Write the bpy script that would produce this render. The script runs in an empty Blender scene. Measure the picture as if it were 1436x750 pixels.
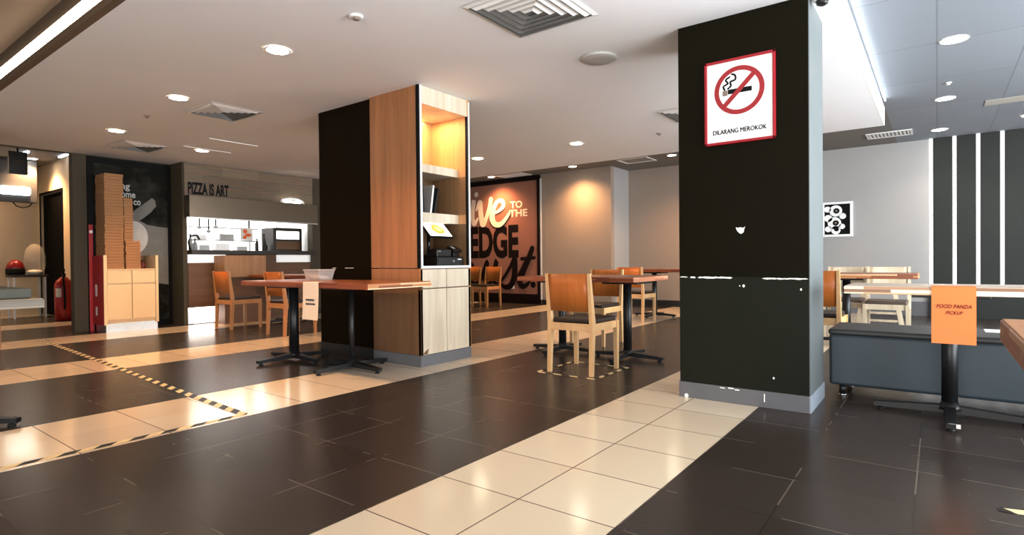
import bpy, bmesh, math, random
from mathutils import Vector, Matrix
random.seed(7)
SC = bpy.context.scene
COL = SC.collection
PI = math.pi

# ------------------------------------------------------------------ materials
def new_mat(name):
    m = bpy.data.materials.new(name); m.use_nodes = True
    nt = m.node_tree
    return m, nt, nt.nodes['Principled BSDF']

def flat(name, c, rough=.5, metal=0., spec=.5, noise=0., nscale=8., bump=0., bscale=200., emit=None, estr=0., alpha=1., trans=0., coat=0.):
    m, nt, b = new_mat(name)
    b.inputs['Roughness'].default_value = rough
    b.inputs['Metallic'].default_value = metal
    b.inputs['Specular IOR Level'].default_value = spec
    b.inputs['Coat Weight'].default_value = coat
    b.inputs['Alpha'].default_value = alpha
    b.inputs['Transmission Weight'].default_value = trans
    tc = nt.nodes.new('ShaderNodeTexCoord')
    n = nt.nodes.new('ShaderNodeTexNoise'); n.inputs['Scale'].default_value = nscale; n.inputs['Detail'].default_value = 4
    nt.links.new(tc.outputs['Object'], n.inputs['Vector'])
    mx = nt.nodes.new('ShaderNodeMix'); mx.data_type = 'RGBA'
    mx.inputs['A'].default_value = (*[v * (1 - noise) for v in c], 1)
    mx.inputs['B'].default_value = (*[min(1, v * (1 + noise)) for v in c], 1)
    nt.links.new(n.outputs['Fac'], mx.inputs['Factor'])
    nt.links.new(mx.outputs['Result'], b.inputs['Base Color'])
    if bump:
        n2 = nt.nodes.new('ShaderNodeTexNoise'); n2.inputs['Scale'].default_value = bscale
        nt.links.new(tc.outputs['Object'], n2.inputs['Vector'])
        bp = nt.nodes.new('ShaderNodeBump'); bp.inputs['Strength'].default_value = bump; bp.inputs['Distance'].default_value = .002
        nt.links.new(n2.outputs['Fac'], bp.inputs['Height']); nt.links.new(bp.outputs['Normal'], b.inputs['Normal'])
    if emit:
        b.inputs['Emission Color'].default_value = (*emit, 1); b.inputs['Emission Strength'].default_value = estr
    return m

def wood(name, c1, c2, axis='Z', rough=.4, scale=1., coat=0.):
    """fine grain running along the given axis"""
    m, nt, b = new_mat(name)
    tc = nt.nodes.new('ShaderNodeTexCoord'); mp = nt.nodes.new('ShaderNodeMapping')
    s = {'X': (1.2, 22, 22), 'Y': (22, 1.2, 22), 'Z': (22, 22, 1.2)}[axis]
    mp.inputs['Scale'].default_value = tuple(v * scale for v in s)
    nt.links.new(tc.outputs['Object'], mp.inputs['Vector'])
    n = nt.nodes.new('ShaderNodeTexNoise'); n.inputs['Scale'].default_value = 1.; n.inputs['Detail'].default_value = 6; n.inputs['Distortion'].default_value = .6
    nt.links.new(mp.outputs['Vector'], n.inputs['Vector'])
    mp2 = nt.nodes.new('ShaderNodeMapping'); mp2.inputs['Scale'].default_value = tuple(v * .22 * scale for v in s)
    nt.links.new(tc.outputs['Object'], mp2.inputs['Vector'])
    n2 = nt.nodes.new('ShaderNodeTexNoise'); n2.inputs['Scale'].default_value = 1.; n2.inputs['Detail'].default_value = 3
    nt.links.new(mp2.outputs['Vector'], n2.inputs['Vector'])
    ad = nt.nodes.new('ShaderNodeMath'); ad.operation = 'MULTIPLY_ADD'; ad.inputs[1].default_value = .55
    nt.links.new(n.outputs['Fac'], ad.inputs[0])
    ml = nt.nodes.new('ShaderNodeMath'); ml.operation = 'MULTIPLY'; ml.inputs[1].default_value = .5
    nt.links.new(n2.outputs['Fac'], ml.inputs[0]); nt.links.new(ml.outputs[0], ad.inputs[2])
    cr = nt.nodes.new('ShaderNodeValToRGB')
    cr.color_ramp.elements[0].position = .36; cr.color_ramp.elements[0].color = (*c1, 1)
    cr.color_ramp.elements[1].position = .68; cr.color_ramp.elements[1].color = (*c2, 1)
    nt.links.new(ad.outputs[0], cr.inputs['Fac']); nt.links.new(cr.outputs['Color'], b.inputs['Base Color'])
    b.inputs['Roughness'].default_value = rough; b.inputs['Coat Weight'].default_value = coat; b.inputs['Coat Roughness'].default_value = .2
    return m

def laminate(name, cols, bw=.34, rh=.0165, rough=.4):
    """stacked wood strips as seen on a table edge or a butcher block top"""
    m, nt, b = new_mat(name)
    tc = nt.nodes.new('ShaderNodeTexCoord'); sp = nt.nodes.new('ShaderNodeSeparateXYZ'); cb = nt.nodes.new('ShaderNodeCombineXYZ')
    nt.links.new(tc.outputs['Object'], sp.inputs[0])
    ad = nt.nodes.new('ShaderNodeMath'); ad.operation = 'ADD'
    nt.links.new(sp.outputs['X'], ad.inputs[0]); nt.links.new(sp.outputs['Y'], ad.inputs[1])
    nt.links.new(ad.outputs[0], cb.inputs['X']); nt.links.new(sp.outputs['Z'], cb.inputs['Y'])
    bt = nt.nodes.new('ShaderNodeTexBrick')
    bt.inputs['Scale'].default_value = 1; bt.inputs['Brick Width'].default_value = bw; bt.inputs['Row Height'].default_value = rh
    bt.inputs['Mortar Size'].default_value = .0; bt.offset = .37; bt.inputs['Bias'].default_value = 0
    bt.inputs['Color1'].default_value = (0, 0, 0, 1); bt.inputs['Color2'].default_value = (1, 1, 1, 1)
    nt.links.new(cb.outputs[0], bt.inputs['Vector'])
    cr = nt.nodes.new('ShaderNodeValToRGB'); cr.color_ramp.interpolation = 'CONSTANT'
    e = cr.color_ramp.elements
    while len(e) < len(cols): e.new(.5)
    for i, c in enumerate(cols):
        e[i].position = i / len(cols); e[i].color = (*c, 1)
    nt.links.new(bt.outputs['Color'], cr.inputs['Fac'])
    nt.links.new(cr.outputs['Color'], b.inputs['Base Color']); b.inputs['Roughness'].default_value = rough
    return m

def emis(name, c, s):
    m, nt, b = new_mat(name)
    b.inputs['Base Color'].default_value = (*c, 1)
    b.inputs['Emission Color'].default_value = (*c, 1); b.inputs['Emission Strength'].default_value = s
    return m

def tile_floor():
    m, nt, b = new_mat('floor_tiles')
    N = nt.nodes; L = nt.links
    tc = N.new('ShaderNodeTexCoord'); sp = N.new('ShaderNodeSeparateXYZ'); L.new(tc.outputs['Object'], sp.inputs[0])
    def math_(op, a, bb=None, cc=None):
        n = N.new('ShaderNodeMath'); n.operation = op
        for i, v in enumerate((a, bb, cc)):
            if v is None: continue
            if isinstance(v, (int, float)): n.inputs[i].default_value = v
            else: L.new(v, n.inputs[i])
        return n.outputs[0]
    X, Y = sp.outputs['X'], sp.outputs['Y']
    # cream stripes two tiles wide every six tiles
    fx = math_('FLOORED_MODULO', math_('ADD', X, 1.268 + 1.2), 2.4)
    stripe = math_('LESS_THAN', math_('ABSOLUTE', math_('SUBTRACT', fx, 1.2)), .4)
    stripe = math_('MULTIPLY', stripe, math_('LESS_THAN', X, .6))
    # joints
    def joint(c, off, w):
        f = math_('FLOORED_MODULO', math_('ADD', c, off), .4)
        return math_('LESS_THAN', math_('ABSOLUTE', math_('SUBTRACT', f, .2)), w)
    jx = joint(X, 1.268 + .2, .0028); jy = joint(Y, -1.718 + .2, .0028)
    # the far stripes show no joint along their middle
    keep = math_('SUBTRACT', 1., math_('MULTIPLY', stripe, math_('LESS_THAN', X, -2.5)))
    jx = math_('MULTIPLY', jx, keep)
    j = math_('MAXIMUM', jx, jy)
    # per tile variation
    cell = N.new('ShaderNodeCombineXYZ')
    L.new(math_('FLOOR', math_('DIVIDE', math_('ADD', X, 1.268), .4)), cell.inputs[0])
    L.new(math_('FLOOR', math_('DIVIDE', math_('ADD', Y, -1.718), .4)), cell.inputs[1])
    wn = N.new('ShaderNodeTexWhiteNoise'); L.new(cell.outputs[0], wn.inputs['Vector'])
    ns = N.new('ShaderNodeTexNoise'); ns.inputs['Scale'].default_value = 5; ns.inputs['Detail'].default_value = 5; L.new(tc.outputs['Object'], ns.inputs['Vector'])
    def mix(a, bb, f):
        n = N.new('ShaderNodeMix'); n.data_type = 'RGBA'
        for k, v in (('A', a), ('B', bb)):
            if isinstance(v, tuple): n.inputs[k].default_value = (*v, 1)
            else: L.new(v, n.inputs[k])
        L.new(f, n.inputs['Factor']); return n.outputs['Result']
    dark = mix((.045, .032, .025), (.060, .044, .035), wn.outputs['Value'])
    light = mix((.78, .66, .50), (.84, .73, .57), wn.outputs['Value'])
    base = mix(dark, light, stripe)
    gn = N.new('ShaderNodeTexNoise'); gn.inputs['Scale'].default_value = 2.3; gn.inputs['Detail'].default_value = 3; L.new(tc.outputs['Object'], gn.inputs['Vector'])
    grd = mix((.030, .024, .02), (.17, .14, .11), math_('GREATER_THAN', gn.outputs['Fac'], .5))
    gr = mix(grd, (.22, .16, .11), stripe)
    L.new(mix(base, gr, j), b.inputs['Base Color'])
    r = math_('MULTIPLY_ADD', ns.outputs['Fac'], .05, .24)
    r2 = math_('SUBTRACT', r, math_('MULTIPLY', stripe, .12))
    L.new(r2, b.inputs['Roughness'])
    b.inputs['Specular IOR Level'].default_value = .42
    bp = N.new('ShaderNodeBump'); bp.inputs['Strength'].default_value = .25; bp.inputs['Distance'].default_value = .002; bp.invert = True
    L.new(j, bp.inputs['Height']); L.new(bp.outputs['Normal'], b.inputs['Normal'])
    return m

def hazard(name):
    m, nt, b = new_mat(name); N = nt.nodes; L = nt.links
    tc = N.new('ShaderNodeTexCoord'); sp = N.new('ShaderNodeSeparateXYZ'); L.new(tc.outputs['Object'], sp.inputs[0])
    a = N.new('ShaderNodeMath'); a.operation = 'MULTIPLY_ADD'; a.inputs[1].default_value = 1.0
    L.new(sp.outputs['Y'], a.inputs[0]); L.new(sp.outputs['X'], a.inputs[2])
    f = N.new('ShaderNodeMath'); f.operation = 'FLOORED_MODULO'; f.inputs[1].default_value = .15; L.new(a.outputs[0], f.inputs[0])
    l = N.new('ShaderNodeMath'); l.operation = 'LESS_THAN'; l.inputs[1].default_value = .075; L.new(f.outputs[0], l.inputs[0])
    mx = N.new('ShaderNodeMix'); mx.data_type = 'RGBA'; mx.inputs['A'].default_value = (.012, .01, .008, 1); mx.inputs['B'].default_value = (.92, .74, .44, 1)
    L.new(l.outputs[0], mx.inputs['Factor']); L.new(mx.outputs['Result'], b.inputs['Base Color']); b.inputs['Roughness'].default_value = .35
    return m

def ceiling_tiles():
    m, nt, b = new_mat('ceiling_tiles'); N = nt.nodes; L = nt.links
    tc = N.new('ShaderNodeTexCoord')
    bt = N.new('ShaderNodeTexBrick'); bt.offset = 0; bt.inputs['Scale'].default_value = 1
    bt.inputs['Brick Width'].default_value = .6; bt.inputs['Row Height'].default_value = 1.2; bt.inputs['Mortar Size'].default_value = .006
    bt.inputs['Color1'].default_value = (.245, .262, .288, 1); bt.inputs['Color2'].default_value = (.225, .243, .268, 1); bt.inputs['Mortar'].default_value = (.17, .185, .205, 1)
    L.new(tc.outputs['Object'], bt.inputs['Vector']); L.new(bt.outputs['Color'], b.inputs['Base Color']); b.inputs['Roughness'].default_value = .8
    return m

def planks_mat():
    """greyed reclaimed boards"""
    m, nt, b = new_mat('weathered_boards'); N = nt.nodes; L = nt.links
    tc = N.new('ShaderNodeTexCoord'); sp = N.new('ShaderNodeSeparateXYZ'); cb = N.new('ShaderNodeCombineXYZ')
    L.new(tc.outputs['Object'], sp.inputs[0]); L.new(sp.outputs['Y'], cb.inputs[0]); L.new(sp.outputs['Z'], cb.inputs[1])
    bt = N.new('ShaderNodeTexBrick'); bt.offset = .43; bt.inputs['Scale'].default_value = 1
    bt.inputs['Brick Width'].default_value = .62; bt.inputs['Row Height'].default_value = .15; bt.inputs['Mortar Size'].default_value = .002
    bt.inputs['Color1'].default_value = (.17, .125, .085, 1); bt.inputs['Color2'].default_value = (.28, .215, .15, 1); bt.inputs['Mortar'].default_value = (.1, .08, .06, 1)
    L.new(cb.outputs[0], bt.inputs['Vector'])
    mp = N.new('ShaderNodeMapping'); mp.inputs['Scale'].default_value = (3, 3, 60); L.new(tc.outputs['Object'], mp.inputs['Vector'])
    n = N.new('ShaderNodeTexNoise'); n.inputs['Scale'].default_value = 1; n.inputs['Detail'].default_value = 5; L.new(mp.outputs[0], n.inputs['Vector'])
    mx = N.new('ShaderNodeMix'); mx.data_type = 'RGBA'; mx.blend_type = 'OVERLAY'; mx.inputs['Factor'].default_value = .5
    L.new(bt.outputs['Color'], mx.inputs['A']); L.new(n.outputs['Color'], mx.inputs['B'])
    L.new(mx.outputs['Result'], b.inputs['Base Color']); b.inputs['Roughness'].default_value = .7
    return m

def chalk_mat():
    m, nt, b = new_mat('chalkboard_photo'); N = nt.nodes; L = nt.links
    tc = N.new('ShaderNodeTexCoord'); n = N.new('ShaderNodeTexNoise'); n.inputs['Scale'].default_value = 3.5; n.inputs['Detail'].default_value = 6
    L.new(tc.outputs['Object'], n.inputs['Vector']); cr = N.new('ShaderNodeValToRGB')
    cr.color_ramp.elements[0].position = .45; cr.color_ramp.elements[0].color = (.010, .010, .007, 1)
    cr.color_ramp.elements[1].position = .8; cr.color_ramp.elements[1].color = (.07, .068, .058, 1)
    L.new(n.outputs['Fac'], cr.inputs['Fac']); L.new(cr.outputs['Color'], b.inputs['Base Color']); b.inputs['Roughness'].default_value = .7; b.inputs['Specular IOR Level'].default_value = .12
    return m

M = dict(
    floor=tile_floor(), haz=hazard('hazard_tape_stripes'),
    slab=flat('ceiling_paint', (.83, .845, .87), .85, noise=.02, nscale=2),
    slab_fascia=flat('ceiling_edge_paint', (.82, .82, .81), .8),
    brown_ceiling=flat('brown_ceiling', (.075, .046, .026), .8, noise=.1, nscale=3),
    brown_lip=flat('brown_lip', (.16, .10, .06), .7),
    tiles=ceiling_tiles(),
    dkceil=flat('dark_back_ceiling', (.20, .185, .17), .85, noise=.05),
    greywall=flat('grey_wall_paint', (.35, .285, .235), .75, noise=.04, nscale=1.5),
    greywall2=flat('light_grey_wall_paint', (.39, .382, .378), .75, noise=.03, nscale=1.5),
    cream=flat('cream_wall_paint', (.66, .53, .37), .7, noise=.04),
    colgrey=flat('grey_column_paint', (.085, .070, .047), .7, spec=.2, noise=.06),
    base_dk=flat('dark_skirting', (.022, .02, .018), .4),
    base_grey=flat('grey_skirting_tile', (.155, .155, .165), .45, noise=.12, nscale=10),
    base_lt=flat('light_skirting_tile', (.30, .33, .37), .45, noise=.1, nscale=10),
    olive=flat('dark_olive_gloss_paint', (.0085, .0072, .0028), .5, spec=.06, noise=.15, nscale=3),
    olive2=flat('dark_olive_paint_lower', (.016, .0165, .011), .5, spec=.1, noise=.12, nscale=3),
    pilside=flat('grey_pillar_side', (.135, .15, .15), .55, noise=.06, nscale=3),
    umber=flat('dark_umber_paint', (.009, .0045, .0014), .5, spec=.05, noise=.15, nscale=3),
    white=flat('white_plastic', (.82, .82, .82), .45),
    chip=flat('bare_plaster', (.86, .85, .80), .8),
    red=flat('red_frame_plastic', (.36, .012, .022), .35),
    signred=flat('sign_red_print', (.34, .018, .024), .5),
    black=flat('matt_black', (.006, .006, .006), .6, spec=.15),
    blackgloss=flat('black_plastic', (.012, .012, .012), .25),
    blackmetal=flat('black_powder_coated_steel', (.010, .010, .011), .38, noise=.2),
    chrome=flat('chrome', (.65, .65, .65), .18, metal=1),
    steel=flat('brushed_steel', (.55, .54, .52), .32, metal=1, noise=.1, nscale=20),
    frame=flat('light_metal_trim', (.78, .78, .76), .4, metal=.4),
    cab_wood=wood('cabinet_teak', (.31, .135, .052), (.45, .215, .09), 'Z', .38),
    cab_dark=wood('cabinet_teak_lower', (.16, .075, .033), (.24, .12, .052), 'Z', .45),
    cab_pale=wood('cabinet_pale_oak', (.52, .44, .34), (.70, .62, .51), 'Z', .45),
    niche=wood('niche_maple', (.46, .25, .105), (.60, .36, .17), 'Z', .5),
    niche_dark=wood('niche_shade_dark_wood', (.15, .08, .04), (.23, .13, .06), 'Z', .5),
    niche_mid=wood('niche_shade_brown', (.24, .125, .055), (.34, .19, .085), 'Z', .5),
    chair_frame=wood('beech_frame', (.60, .385, .185), (.74, .51, .28), 'Z', .38),
    chair_frame2=wood('orange_beech_frame', (.50, .22, .07), (.62, .30, .11), 'Z', .38),
    chair_back=wood('orange_plywood', (.42, .125, .020), (.54, .185, .036), 'Z', .36),
    vinyl=flat('dark_brown_vinyl', (.030, .018, .013), .42, bump=.1),
    taupe=flat('taupe_vinyl', (.13, .095, .075), .5, bump=.1),
    chair_pale=wood('pale_ash_frame', (.66, .55, .40), (.80, .71, .56), 'Z', .4),
    top_red=wood('red_brown_table_top', (.25, .075, .028), (.40, .14, .055), 'X', .30, coat=.2),
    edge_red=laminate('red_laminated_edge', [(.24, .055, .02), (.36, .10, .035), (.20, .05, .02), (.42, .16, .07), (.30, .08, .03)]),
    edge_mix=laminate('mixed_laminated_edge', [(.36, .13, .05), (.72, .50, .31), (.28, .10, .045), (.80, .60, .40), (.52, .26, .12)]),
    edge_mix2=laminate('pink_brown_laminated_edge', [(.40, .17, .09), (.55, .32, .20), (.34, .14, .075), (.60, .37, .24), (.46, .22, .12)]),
    top_lit=wood('window_lit_table_top', (.50, .39, .30), (.66, .55, .45), 'X', .38),
    edge_lit=laminate('window_lit_laminated_edge', [(.62, .44, .28), (.30, .17, .10), (.76, .63, .48), (.46, .29, .18), (.80, .69, .55)]),
    top_tan=wood('tan_table_top', (.20, .15, .10), (.30, .235, .165), 'X', .5), edge_tan=laminate('tan_laminated_edge', [(.15, .11, .068), (.11, .078, .046), (.20, .155, .10), (.13, .094, .058)]),
    bench=flat('blue_grey_upholstery', (.045, .066, .082), .48, noise=.08, nscale=4, bump=.08),
    bench_top=flat('dark_grey_upholstery', (.040, .042, .043), .45, noise=.08, nscale=4, bump=.08),
    paper=flat('white_paper', (.80, .77, .73), .8),
    cardpaper=flat('cream_note_paper', (.80, .66, .55), .8),
    orange=flat('orange_paper', (.88, .27, .085), .75),
    ink=flat('black_ink', (.02, .012, .01), .8),
    redink=flat('dark_marker_ink', (.10, .012, .008), .8),
    greyink=flat('grey_ink', (.25, .2, .17), .8),
    poster=flat('terracotta_poster', (.36, .165, .115), .7, spec=.2, noise=.05, nscale=2),
    poster_cream=flat('cream_poster_print', (.86, .74, .62), .6),
    poster_black=flat('black_poster_print', (.010, .004, .004), .7, spec=.15),
    slatdark=flat('charcoal_wall_panel', (.032, .036, .032), .5, spec=.25, noise=.1, nscale=2),
    chalk=chalk_mat(), chalkwhite=flat('chalk_white_print', (.62, .62, .60), .7, noise=.12, nscale=10),
    chalkgrey=flat('chalk_grey_print', (.22, .21, .19), .7, noise=.3, nscale=5),
    board=planks_mat(),
    counter_front=wood('dark_counter_front', (.12, .055, .025), (.19, .092, .044), 'Y', .5),
    counter_top=flat('dark_counter_top', (.030, .024, .018), .4),
    hood=flat('hood_metal', (.20, .16, .115), .25, metal=.7, noise=.1),
    podium=wood('podium_oak', (.30, .16, .07), (.44, .26, .125), 'Z', .45),
    card=flat('brown_cardboard', (.40, .215, .095), .8, noise=.08, nscale=12),
    cabcream=flat('cream_laminate', (.72, .57, .37), .5, noise=.04),
    cabred=flat('red_laminate', (.42, .012, .018), .4),
    ext=flat('red_gloss_enamel', (.42, .014, .014), .25),
    door_dk=flat('dark_doorway', (.003, .0025, .0025), .8, spec=.05),
    kwhite=emis('glowing_kitchen_wall', (1., .985, .96), 2.4),
    kpanel=emis('lit_white_panel', (1., .97, .92), 3.2),
    kitchen_grey=flat('kitchen_steel_grey', (.45, .45, .45), .4, metal=.3),
    kitchen_dark=flat('kitchen_dark', (.03, .025, .02), .5),
    warm_lens=emis('warm_lamp_lens', (1., .84, .62), 28.),
    cool_lens=emis('neutral_lamp_lens', (1., .93, .83), 28.),
    tube=emis('fluorescent_tube', (.92, 1., 1.), 4.5),
    unit_grey=flat('grey_unit_casing', (.085, .085, .09), .5, spec=.3),
    cove_led=emis('cove_led', (1., .86, .66), 10.),
    cove_led2=emis('cool_cove_led', (.95, .98, 1.), 4.5),
    slat_led=emis('panel_led_strip', (1., 1., 1.), 2.2),
    screen=emis('lit_screen', (.95, .93, .9), 1.1),
    food=emis('screen_food_picture', (.80, .28, .06), .9),
    food2=emis('screen_food_cheese', (.95, .62, .18), .9),
    foam=flat('grey_foam', (.085, .084, .068), .8, noise=.12, nscale=14),
    ventwhite=flat('white_vent_metal', (.74, .74, .73), .5),
    ventdark=flat('vent_shadow', (.30, .29, .28), .8),
    clear=flat('clear_plastic', (.80, .78, .75), .2, alpha=.45),
    glassy=flat('clear_bag', (.9, .85, .75), .15, alpha=.2),
    postwood=wood('brown_post', (.24, .125, .06), (.33, .18, .09), 'Z', .5),
    helmet_red=flat('dark_red_gloss', (.22, .008, .010), .3),
    sauce=flat('dark_red_jar', (.13, .02, .012), .25),
    orangeprint=flat('orange_red_print', (.80, .16, .04), .6),
)

# ------------------------------------------------------------------ mesh builder
class MB:
    def __init__(s): s.bm = bmesh.new(); s.lift = 0.
    def _new(s, verts, faces, smooth=False):
        vs = [s.bm.verts.new(v) for v in verts]; out = []
        for f in faces:
            try:
                fc = s.bm.faces.new([vs[i] for i in f]); fc.smooth = smooth; out.append(fc)
            except ValueError: pass
        return vs, out
    def box(s, x0, x1, y0, y1, z0, z1, bev=0., rot=None, seg=2):
        x0, x1 = min(x0, x1), max(x0, x1); y0, y1 = min(y0, y1), max(y0, y1); z0, z1 = min(z0, z1), max(z0, z1)
        v = [(x0,y0,z0),(x1,y0,z0),(x1,y1,z0),(x0,y1,z0),(x0,y0,z1),(x1,y0,z1),(x1,y1,z1),(x0,y1,z1)]
        f = [(0,3,2,1),(4,5,6,7),(0,1,5,4),(1,2,6,5),(2,3,7,6),(3,0,4,7)]
        vs, fs = s._new(v, f)
        if rot is not None:
            c = Vector(((x0+x1)/2,(y0+y1)/2,(z0+z1)/2))
            bmesh.ops.transform(s.bm, matrix=Matrix.Translation(c) @ rot @ Matrix.Translation(-c), verts=vs)
        if bev:
            es = list({e for fc in fs for e in fc.edges})
            r = bmesh.ops.bevel(s.bm, geom=es, offset=bev, segments=seg, profile=.5, affect='EDGES')
            if seg > 2:
                for fc in r['faces']: fc.smooth = True
        return s
    def hexa(s, pts):
        """8 corners: bottom 4 ccw, top 4 ccw"""
        s._new(pts, [(0,3,2,1),(4,5,6,7),(0,1,5,4),(1,2,6,5),(2,3,7,6),(3,0,4,7)]); return s
    def beam(s, p, q, w, d, up=(0,0,1), w2=None, d2=None):
        """tapered rectangular bar from p to q"""
        p, q = Vector(p), Vector(q); ax = (q - p).normalized(); u = Vector(up)
        if abs(ax.dot(u)) > .95: u = Vector((0, 1, 0))
        a = ax.cross(u).normalized(); b = a.cross(ax).normalized()
        w2 = w if w2 is None else w2; d2 = d if d2 is None else d2
        pts = []
        for c, ww, dd in ((p, w, d), (q, w2, d2)):
            for sx, sy in ((-1,-1),(1,-1),(1,1),(-1,1)): pts.append(c + a * (sx * ww / 2) + b * (sy * dd / 2))
        s._new(pts, [(3,2,1,0),(4,5,6,7),(0,1,5,4),(1,2,6,5),(2,3,7,6),(3,0,4,7)])
        return s
    def lathe(s, prof, n=20, loc=(0,0,0), axis='Z', cap=True):
        ring = []
        for r, z in prof:
            rr = []
            for i in range(n):
                a = 2 * PI * i / n; x, y = r * math.cos(a), r * math.sin(a)
                p = {'Z': (x, y, z), 'X': (z, x, y), 'Y': (x, -z, y)}[axis]
                rr.append(s.bm.verts.new((p[0]+loc[0], p[1]+loc[1], p[2]+loc[2])))
            ring.append(rr)
        for a, b in zip(ring, ring[1:]):
            for i in range(n):
                f = s.bm.faces.new((a[i], a[(i+1) % n], b[(i+1) % n], b[i])); f.smooth = True
        if cap:
            s.bm.faces.new(list(reversed(ring[0]))); s.bm.faces.new(ring[-1])
        return s
    def tube(s, pts, r, n=8):
        pts = [Vector(p) for p in pts]; rings = []
        for i, p in enumerate(pts):
            t = (pts[min(i+1, len(pts)-1)] - pts[max(i-1, 0)]).normalized()
            u = Vector((0,0,1)) if abs(t.z) < .9 else Vector((0,1,0))
            a = t.cross(u).normalized(); b = a.cross(t)
            rr = r[i] if isinstance(r, (list, tuple)) else r
            rings.append([s.bm.verts.new(p + a * rr * math.cos(2*PI*k/n) + b * rr * math.sin(2*PI*k/n)) for k in range(n)])
        for a, b in zip(rings, rings[1:]):
            for i in range(n):
                f = s.bm.faces.new((a[i], a[(i+1) % n], b[(i+1) % n], b[i])); f.smooth = True
        s.bm.faces.new(list(reversed(rings[0]))); s.bm.faces.new(rings[-1])
        return s
    def poly(s, pts, thick=None):
        """flat polygon; with thick (a vector) it becomes a thin prism"""
        if thick is None: s._new(pts, [tuple(range(len(pts)))]); return s
        t = Vector(thick); n = len(pts)
        v = [Vector(p) for p in pts] + [Vector(p) + t for p in pts]
        s._new(v, [tuple(range(n)), tuple(range(2*n-1, n-1, -1))] + [(i, (i+1) % n, n + (i+1) % n, n + i) for i in range(n)])
        return s
    def ribbon(s, pts, w, fr, smooth=True):
        """pen stroke in the plane of frame fr = (origin, u, v); pts are (u, v), w one width or one per point"""
        o, U, V = (Vector(x) for x in fr); N = U.cross(V)
        w = list(w) if isinstance(w, (list, tuple)) else [w] * len(pts)
        P = [Vector((p[0], p[1])) for p in pts]
        if smooth and len(P) > 2:
            Q, W = [], []
            for i in range(len(P) - 1):
                a, b, c, d = P[max(i-1,0)], P[i], P[i+1], P[min(i+2, len(P)-1)]
                for k in range(6):
                    t = k / 6
                    Q.append(.5 * ((2*b) + (c-a)*t + (2*a-5*b+4*c-d)*t*t + (3*b-a-3*c+d)*t**3)); W.append(w[i]*(1-t)+w[i+1]*t)
            Q.append(P[-1]); W.append(w[-1]); P, w = Q, W
        L, R = [], []; o = o + N * s.lift
        for i, p in enumerate(P):
            o = o + N * .00005   # the stroke climbs a hair so that its loops never coincide
            t = (P[min(i+1, len(P)-1)] - P[max(i-1, 0)]); t.normalize(); n = Vector((-t.y, t.x))
            a, b = p + n * w[i] / 2, p - n * w[i] / 2
            L.append(s.bm.verts.new(o + U * a.x + V * a.y)); R.append(s.bm.verts.new(o + U * b.x + V * b.y))
        for i in range(len(P) - 1):
            s.bm.faces.new((R[i], R[i+1], L[i+1], L[i]))
        for i, vv in ((0, None), (len(P)-1, None)):   # round pen ends
            c = P[i]; k = 10; o = o + N * .00015
            s.bm.faces.new([s.bm.verts.new(o + U * (c.x + w[i]/2*math.cos(2*PI*j/k)) + V * (c.y + w[i]/2*math.sin(2*PI*j/k))) for j in range(k)])
        s.lift += .0004 if len(P) < 8 else .004
        return s
    def disc(s, c, r, fr, n=24, r2=None, sx=1., sy=1.):
        o, U, V = (Vector(x) for x in fr)
        P = lambda rr, a: o + U * (c[0] + rr * sx * math.cos(a)) + V * (c[1] + rr * sy * math.sin(a))
        if r2 is None:
            s.bm.faces.new([s.bm.verts.new(P(r, 2*PI*i/n)) for i in range(n)])
        else:
            A = [s.bm.verts.new(P(r, 2*PI*i/n)) for i in range(n)]; B = [s.bm.verts.new(P(r2, 2*PI*i/n)) for i in range(n)]
            for i in range(n): s.bm.faces.new((A[i], A[(i+1)%n], B[(i+1)%n], B[i]))
        return s
    def text(s, body, u0, u1, v0, v1, fr, bold=0., shear=0.):
        """lettering fitted into the box u0..u1, v0..v1 of the plane fr"""
        cu = bpy.data.curves.new('t', 'FONT'); cu.body = body; cu.offset = bold; cu.shear = shear; cu.resolution_u = 3
        ob = bpy.data.objects.new('t', cu); COL.objects.link(ob)
        dg = bpy.context.evaluated_depsgraph_get(); dg.update()
        me = bpy.data.meshes.new_from_object(ob.evaluated_get(dg))
        vs = [v.co.copy() for v in me.vertices]; fs = [tuple(p.vertices) for p in me.polygons]
        bpy.data.objects.remove(ob); bpy.data.curves.remove(cu); bpy.data.meshes.remove(me)
        xa, xb = min(v.x for v in vs), max(v.x for v in vs); ya, yb = min(v.y for v in vs), max(v.y for v in vs)
        o, U, V = (Vector(x) for x in fr)
        pts = [o + U * (u0 + (v.x-xa)/(xb-xa)*(u1-u0)) + V * (v0 + (v.y-ya)/(yb-ya)*(v1-v0)) for v in vs]
        s._new(pts, fs); return s
    def build(s, name, mat, parent=None, loc=None, fix=True):
        if fix: bmesh.ops.recalc_face_normals(s.bm, faces=s.bm.faces)
        me = bpy.data.meshes.new(name); s.bm.to_mesh(me); s.bm.free()
        for m in (mat if isinstance(mat, (list, tuple)) else [mat]): me.materials.append(M[m] if isinstance(m, str) else m)
        o = bpy.data.objects.new(name, me); COL.objects.link(o)
        if parent is not None: o.parent = parent
        if loc is not None: o.location = loc
        return o

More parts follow.
